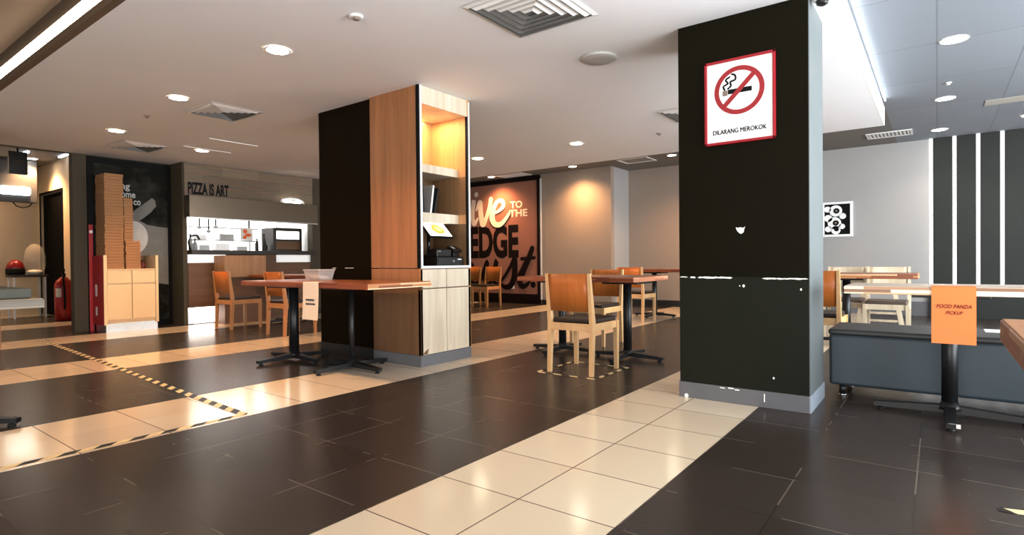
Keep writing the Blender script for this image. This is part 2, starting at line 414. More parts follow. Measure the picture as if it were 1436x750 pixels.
def thing(name, label, cat, loc=(0,0,0), rz=0., group=None):
    o = bpy.data.objects.new(name, None); COL.objects.link(o); o.empty_display_size = .1
    o.location = loc; o.rotation_euler = (0, 0, rz); o['label'] = label; o['category'] = cat
    if group: o['group'] = group
    return o
def tag(o, label, cat, group=None, kind=None):
    o['label'] = label; o['category'] = cat
    if group: o['group'] = group
    if kind: o['kind'] = kind
    return o
def struct(o, label=None):
    o['kind'] = 'structure'
    if label: o['label'] = label
    return o
def dup(root, loc, rz, label, group=None):
    r = root.copy(); COL.objects.link(r); r.location = loc; r.rotation_euler = (0, 0, rz); r['label'] = label
    if group: r['group'] = group
    for ch in list(root.children):
        c = ch.copy(); COL.objects.link(c); c.parent = r
        for g in list(ch.children):
            d = g.copy(); COL.objects.link(d); d.parent = c
    return r

ZC = 2.415      # white dropped ceiling
ZU = 2.71       # upper ceilings

# ------------------------------------------------------------------ room shell
struct(MB().box(-15, 5, -4, 12, -.08, 0).build('floor', 'floor'), 'dark brown tiled floor with cream tile stripes')
struct(MB().box(-9.3, -.50, 1.29, 7.74, ZC, ZC + .05).build('ceiling', 'slab'), 'white dropped ceiling')
struct(MB().box(-.50, -.48, 1.27, 7.77, ZC, ZU - .09).build('trim_1', 'slab_fascia'), 'white edge of the dropped ceiling')
struct(MB().box(-9.3, -.5, 1.245, 1.29, ZC, ZC + .05).build('trim_2', 'brown_lip'), 'brown lip of the dropped ceiling')
struct(MB().box(-9.3, -.5, 7.74, 7.77, ZC, ZU - .02).build('trim_3', 'slab_fascia'), 'rear edge of the dropped ceiling')
# ceilings above
struct(MB().box(-9.3, -.5, -4, 1.6, ZU, ZU + .04).build('ceiling_1', 'brown_ceiling'), 'brown ceiling over the entrance side')
struct(MB().box(-.5, 5, -4, 12, ZU, ZU + .04).build('ceiling_2', 'tiles'), 'grey tiled ceiling on the window side')
struct(MB().box(-9.3, -.5, 7.6, 12, ZU, ZU + .04).build('ceiling_3', 'dkceil'), 'dark grey ceiling along the rear wall')
struct(MB().box(-15, -9.42, -4, 3.78, 2.75, 2.8).build('ceiling_4', 'dkceil'), 'dark corridor ceiling')
# light coves
struct(MB().box(-9.3, -.5, 1.275, 1.29, ZC + .05, ZU).build('trim_6', 'brown_ceiling'), 'brown face above the light strip')
struct(MB().box(-9.2, -.52, 1.252, 1.275, ZC + .052, ZC + .15).build('trim_4', 'cove_led'), 'warm light strip in the ceiling edge')
struct(MB().box(-.475, -.462, 1.35, 7.70, ZU - .035, ZU - .02).build('trim_5', 'cove_led2'), 'cool light strip in the ceiling edge')

# rear walls
struct(MB().box(-9.3, -4.99, 9.82, 9.95, 0, ZU).build('wall_back', 'greywall'))
struct(MB().box(-5.12, -4.99, 9.95, 10.6, 0, ZU).build('wall_side', 'greywall2'))  # lighter grey here has the light on this return painted in
struct(MB().box(-5.12, -1.6, 10.6, 10.7, 0, ZU).build('wall_recess', 'greywall'))
struct(MB().box(-1.6, 5, 10.8, 10.9, 0, ZU).build('wall_rear', 'greywall2'))
struct(MB().box(-6.58, -4.98, 9.805, 9.82, 0, .10).build('baseboard_back', 'base_dk'))
struct(MB().box(-4.99, -1.6, 10.585, 10.6, 0, .12).build('baseboard_recess', 'base_dk'))
struct(MB().box(-1.6, -.09, 10.785, 10.8, 0, .22).build('baseboard_rear', 'base_grey'))
# kitchen wall, posters side
struct(MB().box(-9.05, -8.9, 5.95, 9.95, 0, ZC).build('wall_kitchen', 'colgrey'))
struct(MB().box(-9.42, -9.3, 2.72, 3.78, 0, ZC).build('wall_poster', 'colgrey'))
struct(MB().box(-9.42, -8.9, 3.78, 3.84, 0, ZC).build('wall_step', 'colgrey'))
struct(MB().box(-8.9, -8.885, 5.95, 9.8, 0, .1).build('baseboard_kitchen', 'base_dk'))
# corridor on the left
struct(MB().box(-9.42, -9.28, 2.56, 2.715, 0, ZC).build('wall_corridor_end', 'colgrey'))
struct(MB().box(-9.42, -9.3, -4, 2.56, ZC, 2.8).build('wall_above_corridor', 'colgrey'))
w = MB(); w.box(-12.14, -9.42, 3.20, 3.29, 0, 2.75); w.box(-13.6, -13.40, 3.20, 3.29, 0, 2.75); w.box(-13.40, -12.14, 3.20, 3.29, 2.22, 2.75)
struct(w.build('wall_corridor', 'cream'))
struct(MB().box(-13.6, -13.5, -1, 3.2, 0, 2.75).build('wall_corridor_back', 'cream'))
d = struct(MB().box(-13.39, -12.15, 3.24, 3.28, 0, 2.21, .003).build('door_1', 'door_dk'))  # near-black slab puts the darkness of the opening into colour
db = MB().box(-13.43, -13.39, 3.19, 3.20, 0, 2.25); db.box(-12.15, -12.11, 3.19, 3.20, 0, 2.25); db.box(-13.39, -12.15, 3.19, 3.20, 2.21, 2.25)
db.build('door_frame', 'door_dk', d)
struct(MB().box(-9.0, -8.22, 1.2, 1.60, 0, ZU).build('wall_left', 'postwood'))

# ------------------------------------------------------------------ pillars
def pillar_front():
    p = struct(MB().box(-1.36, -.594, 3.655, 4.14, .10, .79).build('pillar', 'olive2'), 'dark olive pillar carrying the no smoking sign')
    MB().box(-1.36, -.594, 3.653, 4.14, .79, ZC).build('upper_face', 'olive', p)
    MB().box(-.596, -.590, 3.657, 4.138, .10, ZC).build('side_face', 'pilside', p)  # side face gets a lighter grey than the front
    MB().box(-1.365, -.592, 3.645, 4.145, 0, .10, .002).build('baseboard', 'base_grey', p)
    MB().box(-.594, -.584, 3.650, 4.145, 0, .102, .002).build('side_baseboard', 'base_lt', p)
    fr = ((0, 3.650, 0), (1,0,0), (0,0,1))
    c = MB(); rnd = random.Random(3)
    def streak(xa, xb, z, h):
        n = max(4, int((xb - xa) / .014)); top = []; bot = []
        for i in range(n + 1):
            x = xa + (xb - xa) * i / n; e = 0 if i in (0, n) else 1
            top.append((x, 3.650, z + e * h * (.35 + .6 * rnd.random()))); bot.append((x, 3.650, z - e * h * (.3 + .5 * rnd.random())))
        for i in range(n):
            c._new([bot[i], bot[i+1], top[i+1], top[i]], [(0,1,2,3)])
    streak(-1.36, -1.30, .787, .006); streak(-1.29, -1.25, .784, .009); streak(-1.24, -1.02, .784, .009); streak(-.85, -.596, .781, .007)
    for x, z, r in ((-.955, .735, .008), (-.635, .72, .006), (-.785, .185, .006), (-.978, .735, .004)): c.disc((x, z), r, fr, 7, sy=1.3)
    c.poly([(x, 3.650, z) for x, z in ((-1.002,1.098),(-.985,1.094),(-.972,1.098),(-.957,1.092),(-.944,1.102),(-.95,1.082),(-.953,1.066),(-.968,1.055),(-.982,1.063),(-.992,1.075))])
    c.build('paint_chip', 'chip', p)
    c = MB()
    for x, z, a, b in ((-1.10, .09, .03, .006), (-1.05, .094, .035, .008), (-1.01, .088, .028, .007), (-.84, .06, .006, .05)): c.box(x, x + a, 3.6435, 3.645, z - b/2, z + b/2)
    c.disc((-1.315, .012), .014, ((0, 3.643, 0), (1,0,0), (0,0,1)), 10)
    c.build('baseboard_scuff', 'chip', p)
pillar_front()
p = struct(MB().box(-5.0, -4.17, 3.43, 4.04, .10, ZC).build('pillar', 'umber'), 'dark umber pillar behind the wooden till cabinet')
MB().box(-5.0, -4.17, 3.422, 4.045, 0, .105, .002).build('baseboard', 'base_dk', p)
c = MB()
for xa, xb in ((-4.80, -4.74), (-4.60, -4.47)): c.box(xa, xb, 3.4285, 3.43, .848, .854)
c.build('paint_chip', 'chip', p)

# no smoking sign
s = thing('no_smoking_sign', 'white no smoking sign with red frame hung on the dark pillar', 'sign', (-.973, 3.648, 1.878))
w_, h_ = .209, .262
f = MB()
for a in ((-w_, -w_+.016, -h_, h_), (w_-.016, w_, -h_, h_), (-w_, w_, -h_, -h_+.016), (-w_, w_, h_-.016, h_)):
    f.box(a[0], a[1], -.022, 0, a[2], a[3], .003)
f.build('frame', 'red', s)
MB().box(-w_+.01, w_-.01, -.012, 0, -h_+.01, h_-.01).build('panel', 'white', s)
fr = ((0, -.0135, 0), (1,0,0), (0,0,1))
MB().disc((0, .062), .148, fr, 48, .120).build('prohibition_ring', 'signred', s)
g = MB(); g.box(-.066, .075, -.0130, -.0125, .045, .073); g.build('cigarette', 'black', s)
g = MB(); g.box(-.098, -.068, -.0131, -.0125, .038, .070); g.build('cigarette_tip', 'greyink', s)
g = MB(); g.ribbon([(-.085, .075), (-.092, .098), (-.066, .112), (-.078, .135), (-.055, .15)], .010, ((0,-.0132,0),(1,0,0),(0,0,1)))
g.ribbon([(-.064, .078), (-.046, .095), (-.05, .118), (-.02, .128), (-.022, .155), (-.04, .164)], .010, ((0,-.0132,0),(1,0,0),(0,0,1))); g.build('smoke', 'black', s)
g = MB(); k = .128 * math.sqrt(.5); t = .014
g.poly([(-k - t*.7, -.0140, .062 - k + t*.7), (-k + t*.7, -.0140, .062 - k - t*.7), (k + t*.7, -.0140, .062 + k - t*.7), (k - t*.7, -.0140, .062 + k + t*.7)])
g.build('slash', 'signred', s)
MB().text('DILARANG MEROKOK', -.158, .158, -.198, -.170, fr).text('DILARANG MEROKOK', -.1565, .1595, -.1972, -.1692, ((0, -.0138, 0), (1,0,0), (0,0,1))).build('lettering', 'black', s)

# ------------------------------------------------------------------ till cabinet on the centre pillar
CX, CY0, CY1 = -3.53, 3.40, 4.05
c = thing('till_cabinet', 'tall wooden till cabinet with open shelves, built against the dark umber pillar', 'cabinet', (0, 0, 0))
b = MB(); b.box(-4.17, CX, CY0, CY0 + .025, .852, ZC); b.build('side_panel', 'cab_wood', c)
b = MB(); b.box(-4.17, CX, CY0, CY0 + .025, .70, .843); b.build('side_panel', 'cab_wood', c)
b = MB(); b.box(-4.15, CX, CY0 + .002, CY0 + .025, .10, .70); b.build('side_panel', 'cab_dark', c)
MB().box(-4.17, CX, CY1 - .03, CY1, .10, ZC).build('side_panel', 'niche', c)
MB().box(-4.16, -3.99, CY0 + .025, CY1 - .03, .86, ZC).build('back_panel', 'niche', c)
MB().box(-4.10, CX - .002, CY0 + .025, CY1 - .03, 2.262, ZC - .001).build('header', 'cab_pale', c)
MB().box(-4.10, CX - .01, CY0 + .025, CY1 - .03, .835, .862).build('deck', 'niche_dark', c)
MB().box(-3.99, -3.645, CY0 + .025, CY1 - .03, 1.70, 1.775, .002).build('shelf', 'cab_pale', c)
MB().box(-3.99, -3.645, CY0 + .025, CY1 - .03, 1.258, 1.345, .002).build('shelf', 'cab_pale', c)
MB().box(-3.985, -3.98, CY0 + .03, CY1 - .04, .862, 1.70).build('shade_lining', 'niche_dark', c)  # dark sheet puts the shade at the niche back into colour
MB().box(-3.98, CX - .021, CY1 - .033, CY1 - .0305, .862, 1.258).build('shade_lining', 'niche_dark', c)  # shade on the lower inner wall, painted as a darker sheet
MB().box(-3.98, CX - .021, CY1 - .033, CY1 - .0305, 1.345, 1.70).build('shade_lining', 'niche_mid', c)  # half shade on the inner wall, painted mid-brown
b = MB(); b.box(CX - .03, CX + .004, CY0 - .006, CY0 + .004, .852, ZC); b.build('black_edge_strip', 'black', c)
b = MB(); b.box(CX - .004, CX + .010, CY0 + .004, CY0 + .026, .846, ZC); b.box(CX - .004, CX + .010, CY1 - .022, CY1 - .004, .846, ZC - .02); b.box(CX - .004, CX + .010, CY0 + .026, CY1 - .022, .846, .868)
b.build('metal_trim', 'frame', c)
b = MB(); b.box(CX - .02, CX + .002, CY1 - .034, CY1 - .024, .868, 2.262); b.box(CX - .02, CX + .003, CY1 - .003, CY1 + .004, .846, ZC - .02); b.build('black_edge_strip', 'black', c)
for ya, yb in ((CY0 + .002, 3.721), (3.727, CY1 - .002)):
    MB().box(CX - .03, CX, ya, yb, .675, .838, .002).build('drawer', 'cab_pale', c)
    MB().box(CX - .03, CX, ya, yb, .100, .667, .002).build('door', 'cab_pale', c)
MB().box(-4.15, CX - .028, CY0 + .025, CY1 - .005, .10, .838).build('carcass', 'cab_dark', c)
MB().box(-4.15, CX + .002, CY0 - .002, CY1, 0, .098, .002).build('plinth', 'base_grey', c)
b = MB().poly([(CX + .0015, 3.415, .105), (CX + .0015, 3.475, .105), (CX + .0015, 3.49, .15), (CX + .0015, 3.455, .135)]); b.build('chipped_veneer', 'niche_dark', c)

# things in the cabinet
t = thing('touchscreen_till', 'tilted till screen lit with a food picture, in the wooden cabinet', 'till', (-3.765, 3.735, .948))
b = MB(); b.lathe([(.016, .02), (.016, .22)], 12, (0, 0, 0)); b.build('pole', 'blackgloss', t)
b = MB(); b.box(-.05, .06, -.07, .07, 0, .022, .006); b.build('foot', 'blackgloss', t)
rot = Matrix.Rotation(math.radians(-44), 4, 'Y')
pan = MB().box(-.010, .010, -.150, .150, -.100, .100, .004).build('screen_case', 'blackgloss', t)
pan.matrix_local = Matrix.Translation((.095, .005, .245)) @ rot
sc = MB().box(.0105, .012, -.140, .140, -.088, .090).build('display', 'screen', pan)
b = MB(); b.disc((.01, .0), .062, ((.0128,0,0),(0,1,0),(0,0,1)), 24, sx=1.25); b.build('food_picture', 'food', pan)
b = MB(); b.disc((.02, .005), .035, ((.0134,0,0),(0,1,0),(0,0,1)), 20, sx=1.3); b.build('food_picture', 'food2', pan)
t = thing('cash_drawer', 'low wide black cash drawer at the bottom of the wooden cabinet', 'cash drawer', (-3.70, 3.83, .862))
MB().box(-.15, .12, -.17, .17, 0, .085, .004).build('body', 'blackgloss', t)
MB().box(.12, .128, -.16, .16, .01, .075, .003).build('drawer_front', 'blackmetal', t)
b = MB(); b.lathe([(.009, 0), (.009, .006)], 10, (.128, .03, .045), 'X'); b.build('lock', 'chrome', t)
MB().box(.128, .1295, .09, .14, .058, .068).build('badge', 'frame', t)
t = thing('receipt_printer', 'black receipt printer on top of the cash drawer', 'printer', (-3.665, 3.765, .948))
MB().box(-.035, .075, -.10, .09, 0, .068, .008).build('body', 'blackgloss', t)
MB().box(-.025, .05, -.07, .06, .068, .074, .003).build('paper_cover', 'blackmetal', t)
MB().box(.0755, .0765, -.085, -.05, .045, .055).build('badge', 'greyink', t)
t = thing('card_reader', 'small card reader with pale buttons beside the receipt printer', 'card reader', (-3.64, 3.945, .948))
b = MB(); b.box(-.05, .05, -.055, .055, .06, .085, .006, Matrix.Rotation(.45, 4, 'Y')); b.build('body', 'blackgloss', t)
MB().box(-.02, .02, -.03, .03, 0, .075, .003).build('stand', 'blackgloss', t)
b = MB(); b.box(-.025, .02, -.035, .0, .0865, .0885, 0, Matrix.Rotation(.45, 4, 'Y')); b.build('keypad', 'frame', t)
for i, (yy, ang, mt, lb) in enumerate(((3.60, 4, 'blackgloss', 'black upright folder on the cabinet shelf, leftmost'), (3.685, -9, 'frame', 'pale edged folder leaning on the cabinet shelf'), (3.735, -13, 'blackgloss', 'black folder leaning behind the pale edged folder'))):
    o = MB().box(-.10, .10, -.011, .011, 0, .285 - .02 * i, .003).build('folder', mt)
    o.location = (-3.80, yy + .02, 1.346); o.rotation_euler = (math.radians(ang), 0, 0); tag(o, lb, 'folder', 'folders on the cabinet shelf')
bl = bpy.data.lights.new('niche_light', 'AREA'); bl.shape = 'RECTANGLE'; bl.size = .35; bl.size_y = .4; bl.energy = 4.5; bl.color = (1., .80, .52)
bo = bpy.data.objects.new('niche_light', bl); COL.objects.link(bo); bo.location = (-3.82, 3.72, 2.255)

# ------------------------------------------------------------------ tables
def table(label, x0, x1, y0, y1, peds, top, edge, loc_z=0., ztop=.745, th=.045, group=None, rotb=0.):
    cx, cy = (x0 + x1) / 2, (y0 + y1) / 2
    t = thing('dining_table', label, 'table', (cx, cy, loc_z), 0, group)
    hx, hy = (x1 - x0) / 2, (y1 - y0) / 2
    MB().box(-hx + .004, hx - .004, -hy + .004, hy - .004, ztop - .006, ztop, .002).build('tabletop', top, t)
    e1, e2 = edge if isinstance(edge, tuple) else (edge, edge)  # shaded front and lit end of one edging, light put into colour
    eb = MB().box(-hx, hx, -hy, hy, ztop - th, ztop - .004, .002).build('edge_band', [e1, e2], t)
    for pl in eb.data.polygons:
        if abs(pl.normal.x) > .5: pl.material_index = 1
    for px, py, ln, cr in peds:
        ax, ay = px - cx, py - cy
        b = MB(); b.lathe([(cr, .03), (cr, ztop - th - .02)], 18, (ax, ay, 0)); b.lathe([(cr + .022, .045), (cr + .012, .065), (cr, .085)], 18, (ax, ay, 0)); b.build('column', 'blackmetal', t)
        MB().box(ax - .17, ax + .17, ay - .17, ay + .17, ztop - th - .022, ztop - th - .001, .004).build('top_plate', 'blackmetal', t)
        for k in range(4):
            a = rotb + k * PI / 2; dx, dy = math.cos(a), math.sin(a)
            b = MB(); b.beam((ax + dx * .02, ay + dy * .02, .046), (ax + dx * ln, ay + dy * ln, .030), .055, .042, w2=.042, d2=.026)
            b.lathe([(.02, 0), (.02, .008), (.012, .010), (.012, .02)], 10, (ax + dx * (ln - .035), ay + dy * (ln - .035), 0))
            b.build('foot_arm', 'blackmetal', t)
    return t
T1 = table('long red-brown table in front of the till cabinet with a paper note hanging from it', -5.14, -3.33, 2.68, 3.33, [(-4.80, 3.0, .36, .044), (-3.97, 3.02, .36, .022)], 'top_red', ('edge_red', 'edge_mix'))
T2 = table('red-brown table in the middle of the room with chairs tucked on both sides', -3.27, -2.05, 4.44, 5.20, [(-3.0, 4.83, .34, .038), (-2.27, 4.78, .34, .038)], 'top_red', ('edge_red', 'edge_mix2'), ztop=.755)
T3 = table('pale laminated table behind the orange paper, beside the grey bench', -.425, 1.6, 3.70, 4.16, [(.055, 4.03, .36, .038), (1.3, 4.03, .36, .038)], 'top_lit', 'edge_lit')  # pale top and edge have the window light put into their colour
MB().box(.045, .095, 3.672, 3.675, .022, .044).build('white_tag', 'paper', T3).matrix_local = Matrix.Translation((-(-.425+1.6)/2, -(3.70+4.16)/2, 0))
T4 = table('table at the rear right wall between light wooden chairs', -.87, -.148, 6.6, 7.25, [(-.77, 6.93, .3, .038)], 'top_red', 'edge_mix', ztop=.745, th=.05)
T5 = table('far table near the rear grey wall, partly hidden by the dark pillar', -3.95, -2.9, 8.30, 8.95, [(-3.62, 8.62, .34, .038)], 'top_red', 'edge_red', ztop=.76)
T6 = table('table at the left edge carrying a grey slab', -5.0, -3.40, .05, .822, [(-4.45, .58, .42, .038)], 'top_tan', 'edge_tan', rotb=PI/4)
T7 = table('red-brown table in front of the kitchen counter', -8.47, -6.25, 4.55, 5.2, [(-8.0, 4.9, .32, .038), (-6.6, 4.9, .32, .038)], 'top_red', 'edge_red', ztop=.735)
T8 = table('table with orange wooden corner at the right edge, nearest to the camera', .125, .9, .9, 1.86, [(.55, 1.45, .3, .038)], 'chair_frame2', 'edge_mix2', th=.055)

# things on tables
o = MB().box(-.45, .45, -.34, .34, 0, .046, .006).build('foam_slab', 'foam'); o.location = (-3.92, .45, .746)
tag(o, 'grey slab lying on the table at the left edge', 'slab')
t = thing('plastic_box', 'clear plastic box with lid on the long red-brown table', 'box', (-4.60, 3.14, .745))
b = MB(); b.hexa([(-.10,-.07,0),(.10,-.07,0),(.10,.07,0),(-.10,.07,0),(-.118,-.085,.085),(.118,-.085,.085),(.118,.085,.085),(-.118,.085,.085)]); b.build('tub', 'clear', t)
b = MB(); b.box(-.125, .125, -.092, .092, .085, .100, .006); b.build('lid', 'clear', t)
b = MB(); b.box(-.08, .0, -.05, .05, .006, .045, .01); b.box(.015, .085, -.04, .05, .006, .038, .01); b.build('contents', 'paper', t)

def hanging_paper(name, label, x0, x1, yf, ztop, zbot, mat, curl=.0):
    b = MB(); n = 10; pts = []
    for i in range(n + 1):
        u = i / n; z = ztop + (zbot - ztop) * u; pts.append((yf - .004 - curl * u * u, z))
    pts = [(yf + .10, ztop + .003), (yf + .004, ztop + .003)] + pts
    L = [b.bm.verts.new((x0, y, z)) for y, z in pts]; R = [b.bm.verts.new((x1, y, z)) for y, z in pts]
    for i in range(len(pts) - 1): b.bm.faces.new((L[i], L[i+1], R[i+1], R[i]))
    o = b.build(name, mat); tag(o, label, 'paper'); return o
o = hanging_paper('paper_note', 'cream paper note hanging from the front edge of the long red-brown table', -4.145, -3.93, 2.68, .745, .445, 'cardpaper', .012)
b = MB(); rr = random.Random(5)
for z, a, c2 in ((.605, -4.10, -3.985), (.572, -4.10, -3.975)):
    x = a
    while x < c2:
        l = .012 + rr.random() * .016; b.box(x, min(x + l, c2), 2.6755 - .004, 2.6745 - .004, z - .006, z + .006); x += l + .005
b.build('lettering', 'ink', o)
o = hanging_paper('orange_notice', 'orange food pickup notice hanging from the pale table', -.025, .158, 3.70, .746, .452, 'orange', .006)
fr = ((0, 3.6905, 0), (1,0,0), (0,0,1))
MB().text('FOOD PANDA', -.004, .140, .636, .656, fr, .012, .25).build('lettering', 'redink', o)
MB().text('PICKUP', .035, .105, .604, .622, fr, .012, .25).build('lettering', 'redink', o)

# ------------------------------------------------------------------ bench
t = thing('bench', 'long dark blue-grey upholstered bench beside the dark pillar', 'bench', (0, 0, 0))
MB().box(-.572, 2.2, 4.23, 4.72, .072, .405, .02, seg=3).build('upholstered_body', 'bench', t)
MB().box(-.575, 2.2, 4.225, 4.725, .40, .438, .014, seg=3).build('seat_pad', 'bench_top', t)
for x, y in ((-.50, 4.28), (-.50, 4.66), (.95, 4.28), (.95, 4.66), (2.1, 4.28), (2.1, 4.66)):
    b = MB(); b.lathe([(.02, .012), (.02, .075)], 14, (x, y, 0)); lg = b.build('leg', 'blackmetal', t)
    b = MB(); b.lathe([(.025, 0), (.025, .012)], 14, (x, y, 0)); b.build('glide', 'chrome', lg)
o = MB().box(.235, .375, 4.50, 4.70, .4385, .4405).build('paper_sheet', 'paper'); tag(o, 'white sheet of paper lying on the blue-grey bench', 'paper')

# ------------------------------------------------------------------ chairs
def make_chair(label, fmat, bmat, smat, loc, rz, group):
    t = thing('dining_chair', label, 'chair', loc, rz, group)
    for sx in (-1, 1):
        x = sx * .192
        b = MB(); b.beam((x, -.222, 0), (x, -.200, .40), .030, .032, (0,1,0), .034, .046); b.beam((x, -.200, .40), (x, -.250, .80), .034, .046, (0,1,0), .024, .028)
        b.build('leg', fmat, t)
        b = MB(); b.beam((x, .205, 0), (x, .205, .405), .030, .030, (0,1,0), .036, .040); b.build('leg', fmat, t)
    b = MB(); b.box(-.176, .176, -.218, -.196, .345, .405, .002); b.box(-.176, .176, .192, .216, .345, .405, .002)
    for sx in (-1, 1): b.box(sx * .181, sx * .203, -.185, .195, .345, .405, .002)
    b.build('seat_frame', fmat, t)
    b = MB(); b.box(-.188, .188, -.19, .218, .403, .440, .014, seg=3); b.build('seat', smat, t)
    b = MB(); n = 8; A = []
    for i in range(n + 1):       # gently curved plywood back
        u = -1 + 2 * i / n; x = u * .182; c = .016 * (1 - u * u)
        col = []
        for z in (.50, .65, .798):
            yb = -.200 - (z - .40) / .40 * .050 - c
            col.append((x, yb, z))
        A.append(col)
    F = [[b.bm.verts.new((p[0], p[1] + .007, p[2])) for p in c] for c in A]; R = [[b.bm.verts.new((p[0], p[1] - .007, p[2])) for p in c] for c in A]
    for i in range(n):
        for k in range(2):
            f1 = b.bm.faces.new((F[i][k], F[i+1][k], F[i+1][k+1], F[i][k+1])); f2 = b.bm.faces.new((R[i][k], R[i][k+1], R[i+1][k+1], R[i+1][k])); f1.smooth = f2.smooth = True
        b.bm.faces.new((F[i][2], F[i+1][2], R[i+1][2], R[i][2])); b.bm.faces.new((F[i][0], R[i][0], R[i+1][0], F[i+1][0]))
    for i in (0, n):
        for k in range(2): b.bm.faces.new((F[i][k], F[i][k+1], R[i][k+1], R[i][k]))
    b.build('backrest', bmat, t)
    return t
G = 'wooden dining chairs'
C1 = make_chair('orange-backed wooden chair in front of the middle table, standing in a taped square', 'chair_frame', 'chair_back', 'vinyl', (-2.335, 4.09, 0), 0, G)
C2 = dup(C1, (-2.98, 5.50, 0), PI, 'wooden chair on the far side of the middle table, facing the camera', G)
C3 = dup(C1, (-3.61, 7.92, 0), 0, 'wooden chair at the far table beside the dark olive pillar', G)
D1 = make_chair('orange wooden chair side-on before the kitchen counter, left end of its table', 'chair_frame2', 'chair_back', 'vinyl', (-7.93, 4.10, 0), .05, G)
D2 = dup(D1, (-6.60, 4.10, 0), 0, 'orange wooden chair behind the hanging paper note', G)
E1 = dup(D1, (-7.34, 8.9, 0), PI, 'orange wooden chair under the lettered wall graphic, beside the till cabinet', G)
E2 = dup(D1, (-7.88, 8.9, 0), PI, 'orange wooden chair mostly hidden behind the till cabinet', G)
R1 = dup(C1, (-.84, 5.55, 0), 0, 'wooden chair with orange back half hidden by the dark olive pillar', G)
P1 = make_chair('pale wooden chair with taupe seat behind the rear right table', 'chair_pale', 'chair_pale', 'taupe', (-.44, 7.42, 0), PI, G)
P2 = dup(P1, (-.86, 7.60, 0), PI, 'pale wooden chair nearer the pillar, behind the rear right table', G)
# wooden high chair behind the pale chair
t = thing('high_chair', 'pale wooden high chair with splayed legs behind the rear right table', 'high chair', (-.56, 8.15, 0))
for sx in (-1, 1):
    for sy in (-1, 1):
        MB().beam((sx * .24, sy * .20, 0), (sx * .15, sy * .14, .52), .03, .03, (0,1,0)).build('leg', 'chair_pale', t)
for z in (.16, .25, .34):
    xx = .24 - .09 * z / .52
    b = MB(); b.box(-xx, xx, -.20 + .06 * z / .52 - .01, -.20 + .06 * z / .52 + .01, z - .013, z + .013); b.build('stretcher', 'chair_pale', t)
MB().box(-.16, .16, -.15, .15, .52, .55, .004).build('seat', 'chair_pale', t)
b = MB(); b.box(-.16, .16, .13, .15, .55, .74); b.box(-.16, -.14, -.15, .15, .66, .69); b.box(.14, .16, -.15, .15, .66, .69); b.build('backrest', 'chair_pale', t)

# ------------------------------------------------------------------ floor tapes
def tape(pts, w, label):
    b = MB(); b.ribbon(pts, w, ((0,0,.0012), (1,0,0), (0,1,0)), False)
    o = b.build('hazard_tape', 'haz'); tag(o, label, 'tape', 'hazard tapes on the floor'); return o
tape([(-8.68, 2.06), (-7.31, 1.985), (-5.9, 1.90), (-4.05, 1.775), (-3.33, 1.735)], .055, 'black and yellow hazard tape running from the fire extinguisher side across the stripes')
tape([(-3.315, 1.71), (-3.32, 1.2), (-3.33, .55)], .045, 'hazard tape along the near edge of the cream stripe on the left')
tape([(.19, 2.64), (.75, 2.80)], .045, 'loose end of hazard tape at the right edge of the dark floor')
b = MB(); fr = ((0,0,.0012), (1,0,0), (0,1,0))
for pts in ([(-2.60, 3.80), (-2.08, 3.80)], [(-2.08, 3.80), (-2.08, 4.36)], [(-2.60, 3.80), (-2.60, 4.36)], [(-2.60, 4.36), (-2.08, 4.36)]): b.ribbon(pts, .04, fr, False)
o = b.build('hazard_tape', 'haz'); tag(o, 'square of hazard tape around the legs of the front chair', 'tape', 'hazard tapes on the floor')

# ------------------------------------------------------------------ wall graphic at the back
t = thing('wall_graphic', 'terracotta wall graphic with cream and black lettering in a black frame', 'poster', (0, 0, 0))
MB().box(-9.2, -6.63, 9.800, 9.82, .21, 2.60).build('panel', 'poster', t)
b = MB(); b.box(-6.68, -6.61, 9.785, 9.82, .0, 2.70); b.box(-9.2, -6.68, 9.785, 9.82, 2.60, 2.70); b.box(-9.2, -6.68, 9.785, 9.82, 0, .21); b.build('frame', 'poster_black', t)
MB().box(-6.61, -6.585, 9.79, 9.82, .1, 2.62).build('metal_trim', 'frame', t)
fr = ((0, 9.796, 0), (1,0,0), (0,0,1))
b = MB()
b.ribbon([(-9.0, 2.45), (-9.05, 2.0), (-8.85, 1.80), (-8.62, 1.86)], [.14, .14, .12, .07], fr)
b.ribbon([(-8.56, 1.88), (-8.44, 2.22), (-8.42, 2.28), (-8.46, 1.95), (-8.41, 1.76), (-8.30, 1.88)], [.04, .10, .13, .13, .12, .05], fr)
b.disc((-8.34, 2.42), .06, fr, 16)
b.ribbon([(-8.34, 2.06), (-8.27, 2.20), (-8.22, 2.22), (-8.21, 2.0), (-8.15, 1.74), (-8.05, 1.88), (-7.95, 2.12), (-7.91, 2.28)], [.04, .10, .13, .14, .15, .10, .10, .12], fr)
b.ribbon([(-7.90, 1.96), (-7.72, 2.00), (-7.57, 2.10), (-7.58, 2.21), (-7.70, 2.23), (-7.82, 2.10), (-7.88, 1.88), (-7.80, 1.73), (-7.64, 1.72), (-7.50, 1.83), (-7.40, 1.95)], [.05, .07, .10, .10, .09, .13, .15, .13, .11, .09, .06], fr)
b.build('cream_lettering', 'poster_cream', t)
b = MB(); b.text('TO', -7.385, -7.06, 2.045, 2.20, fr, .03); b.text('THE', -7.41, -6.93, 1.86, 2.015, fr, .03)
for x0, x1, z in ((-7.385, -7.25, 2.045), (-7.385, -7.25, 2.185)): pass
b.build('cream_lettering', 'poster_cream', t)
MB().text('EDGE', -8.56, -7.17, .975, 1.70, fr, .045).build('black_lettering', 'poster_black', t)
b = MB()
b.ribbon([(-9.0, .85), (-9.1, .6), (-8.95, .40), (-8.75, .55)], .11, fr)
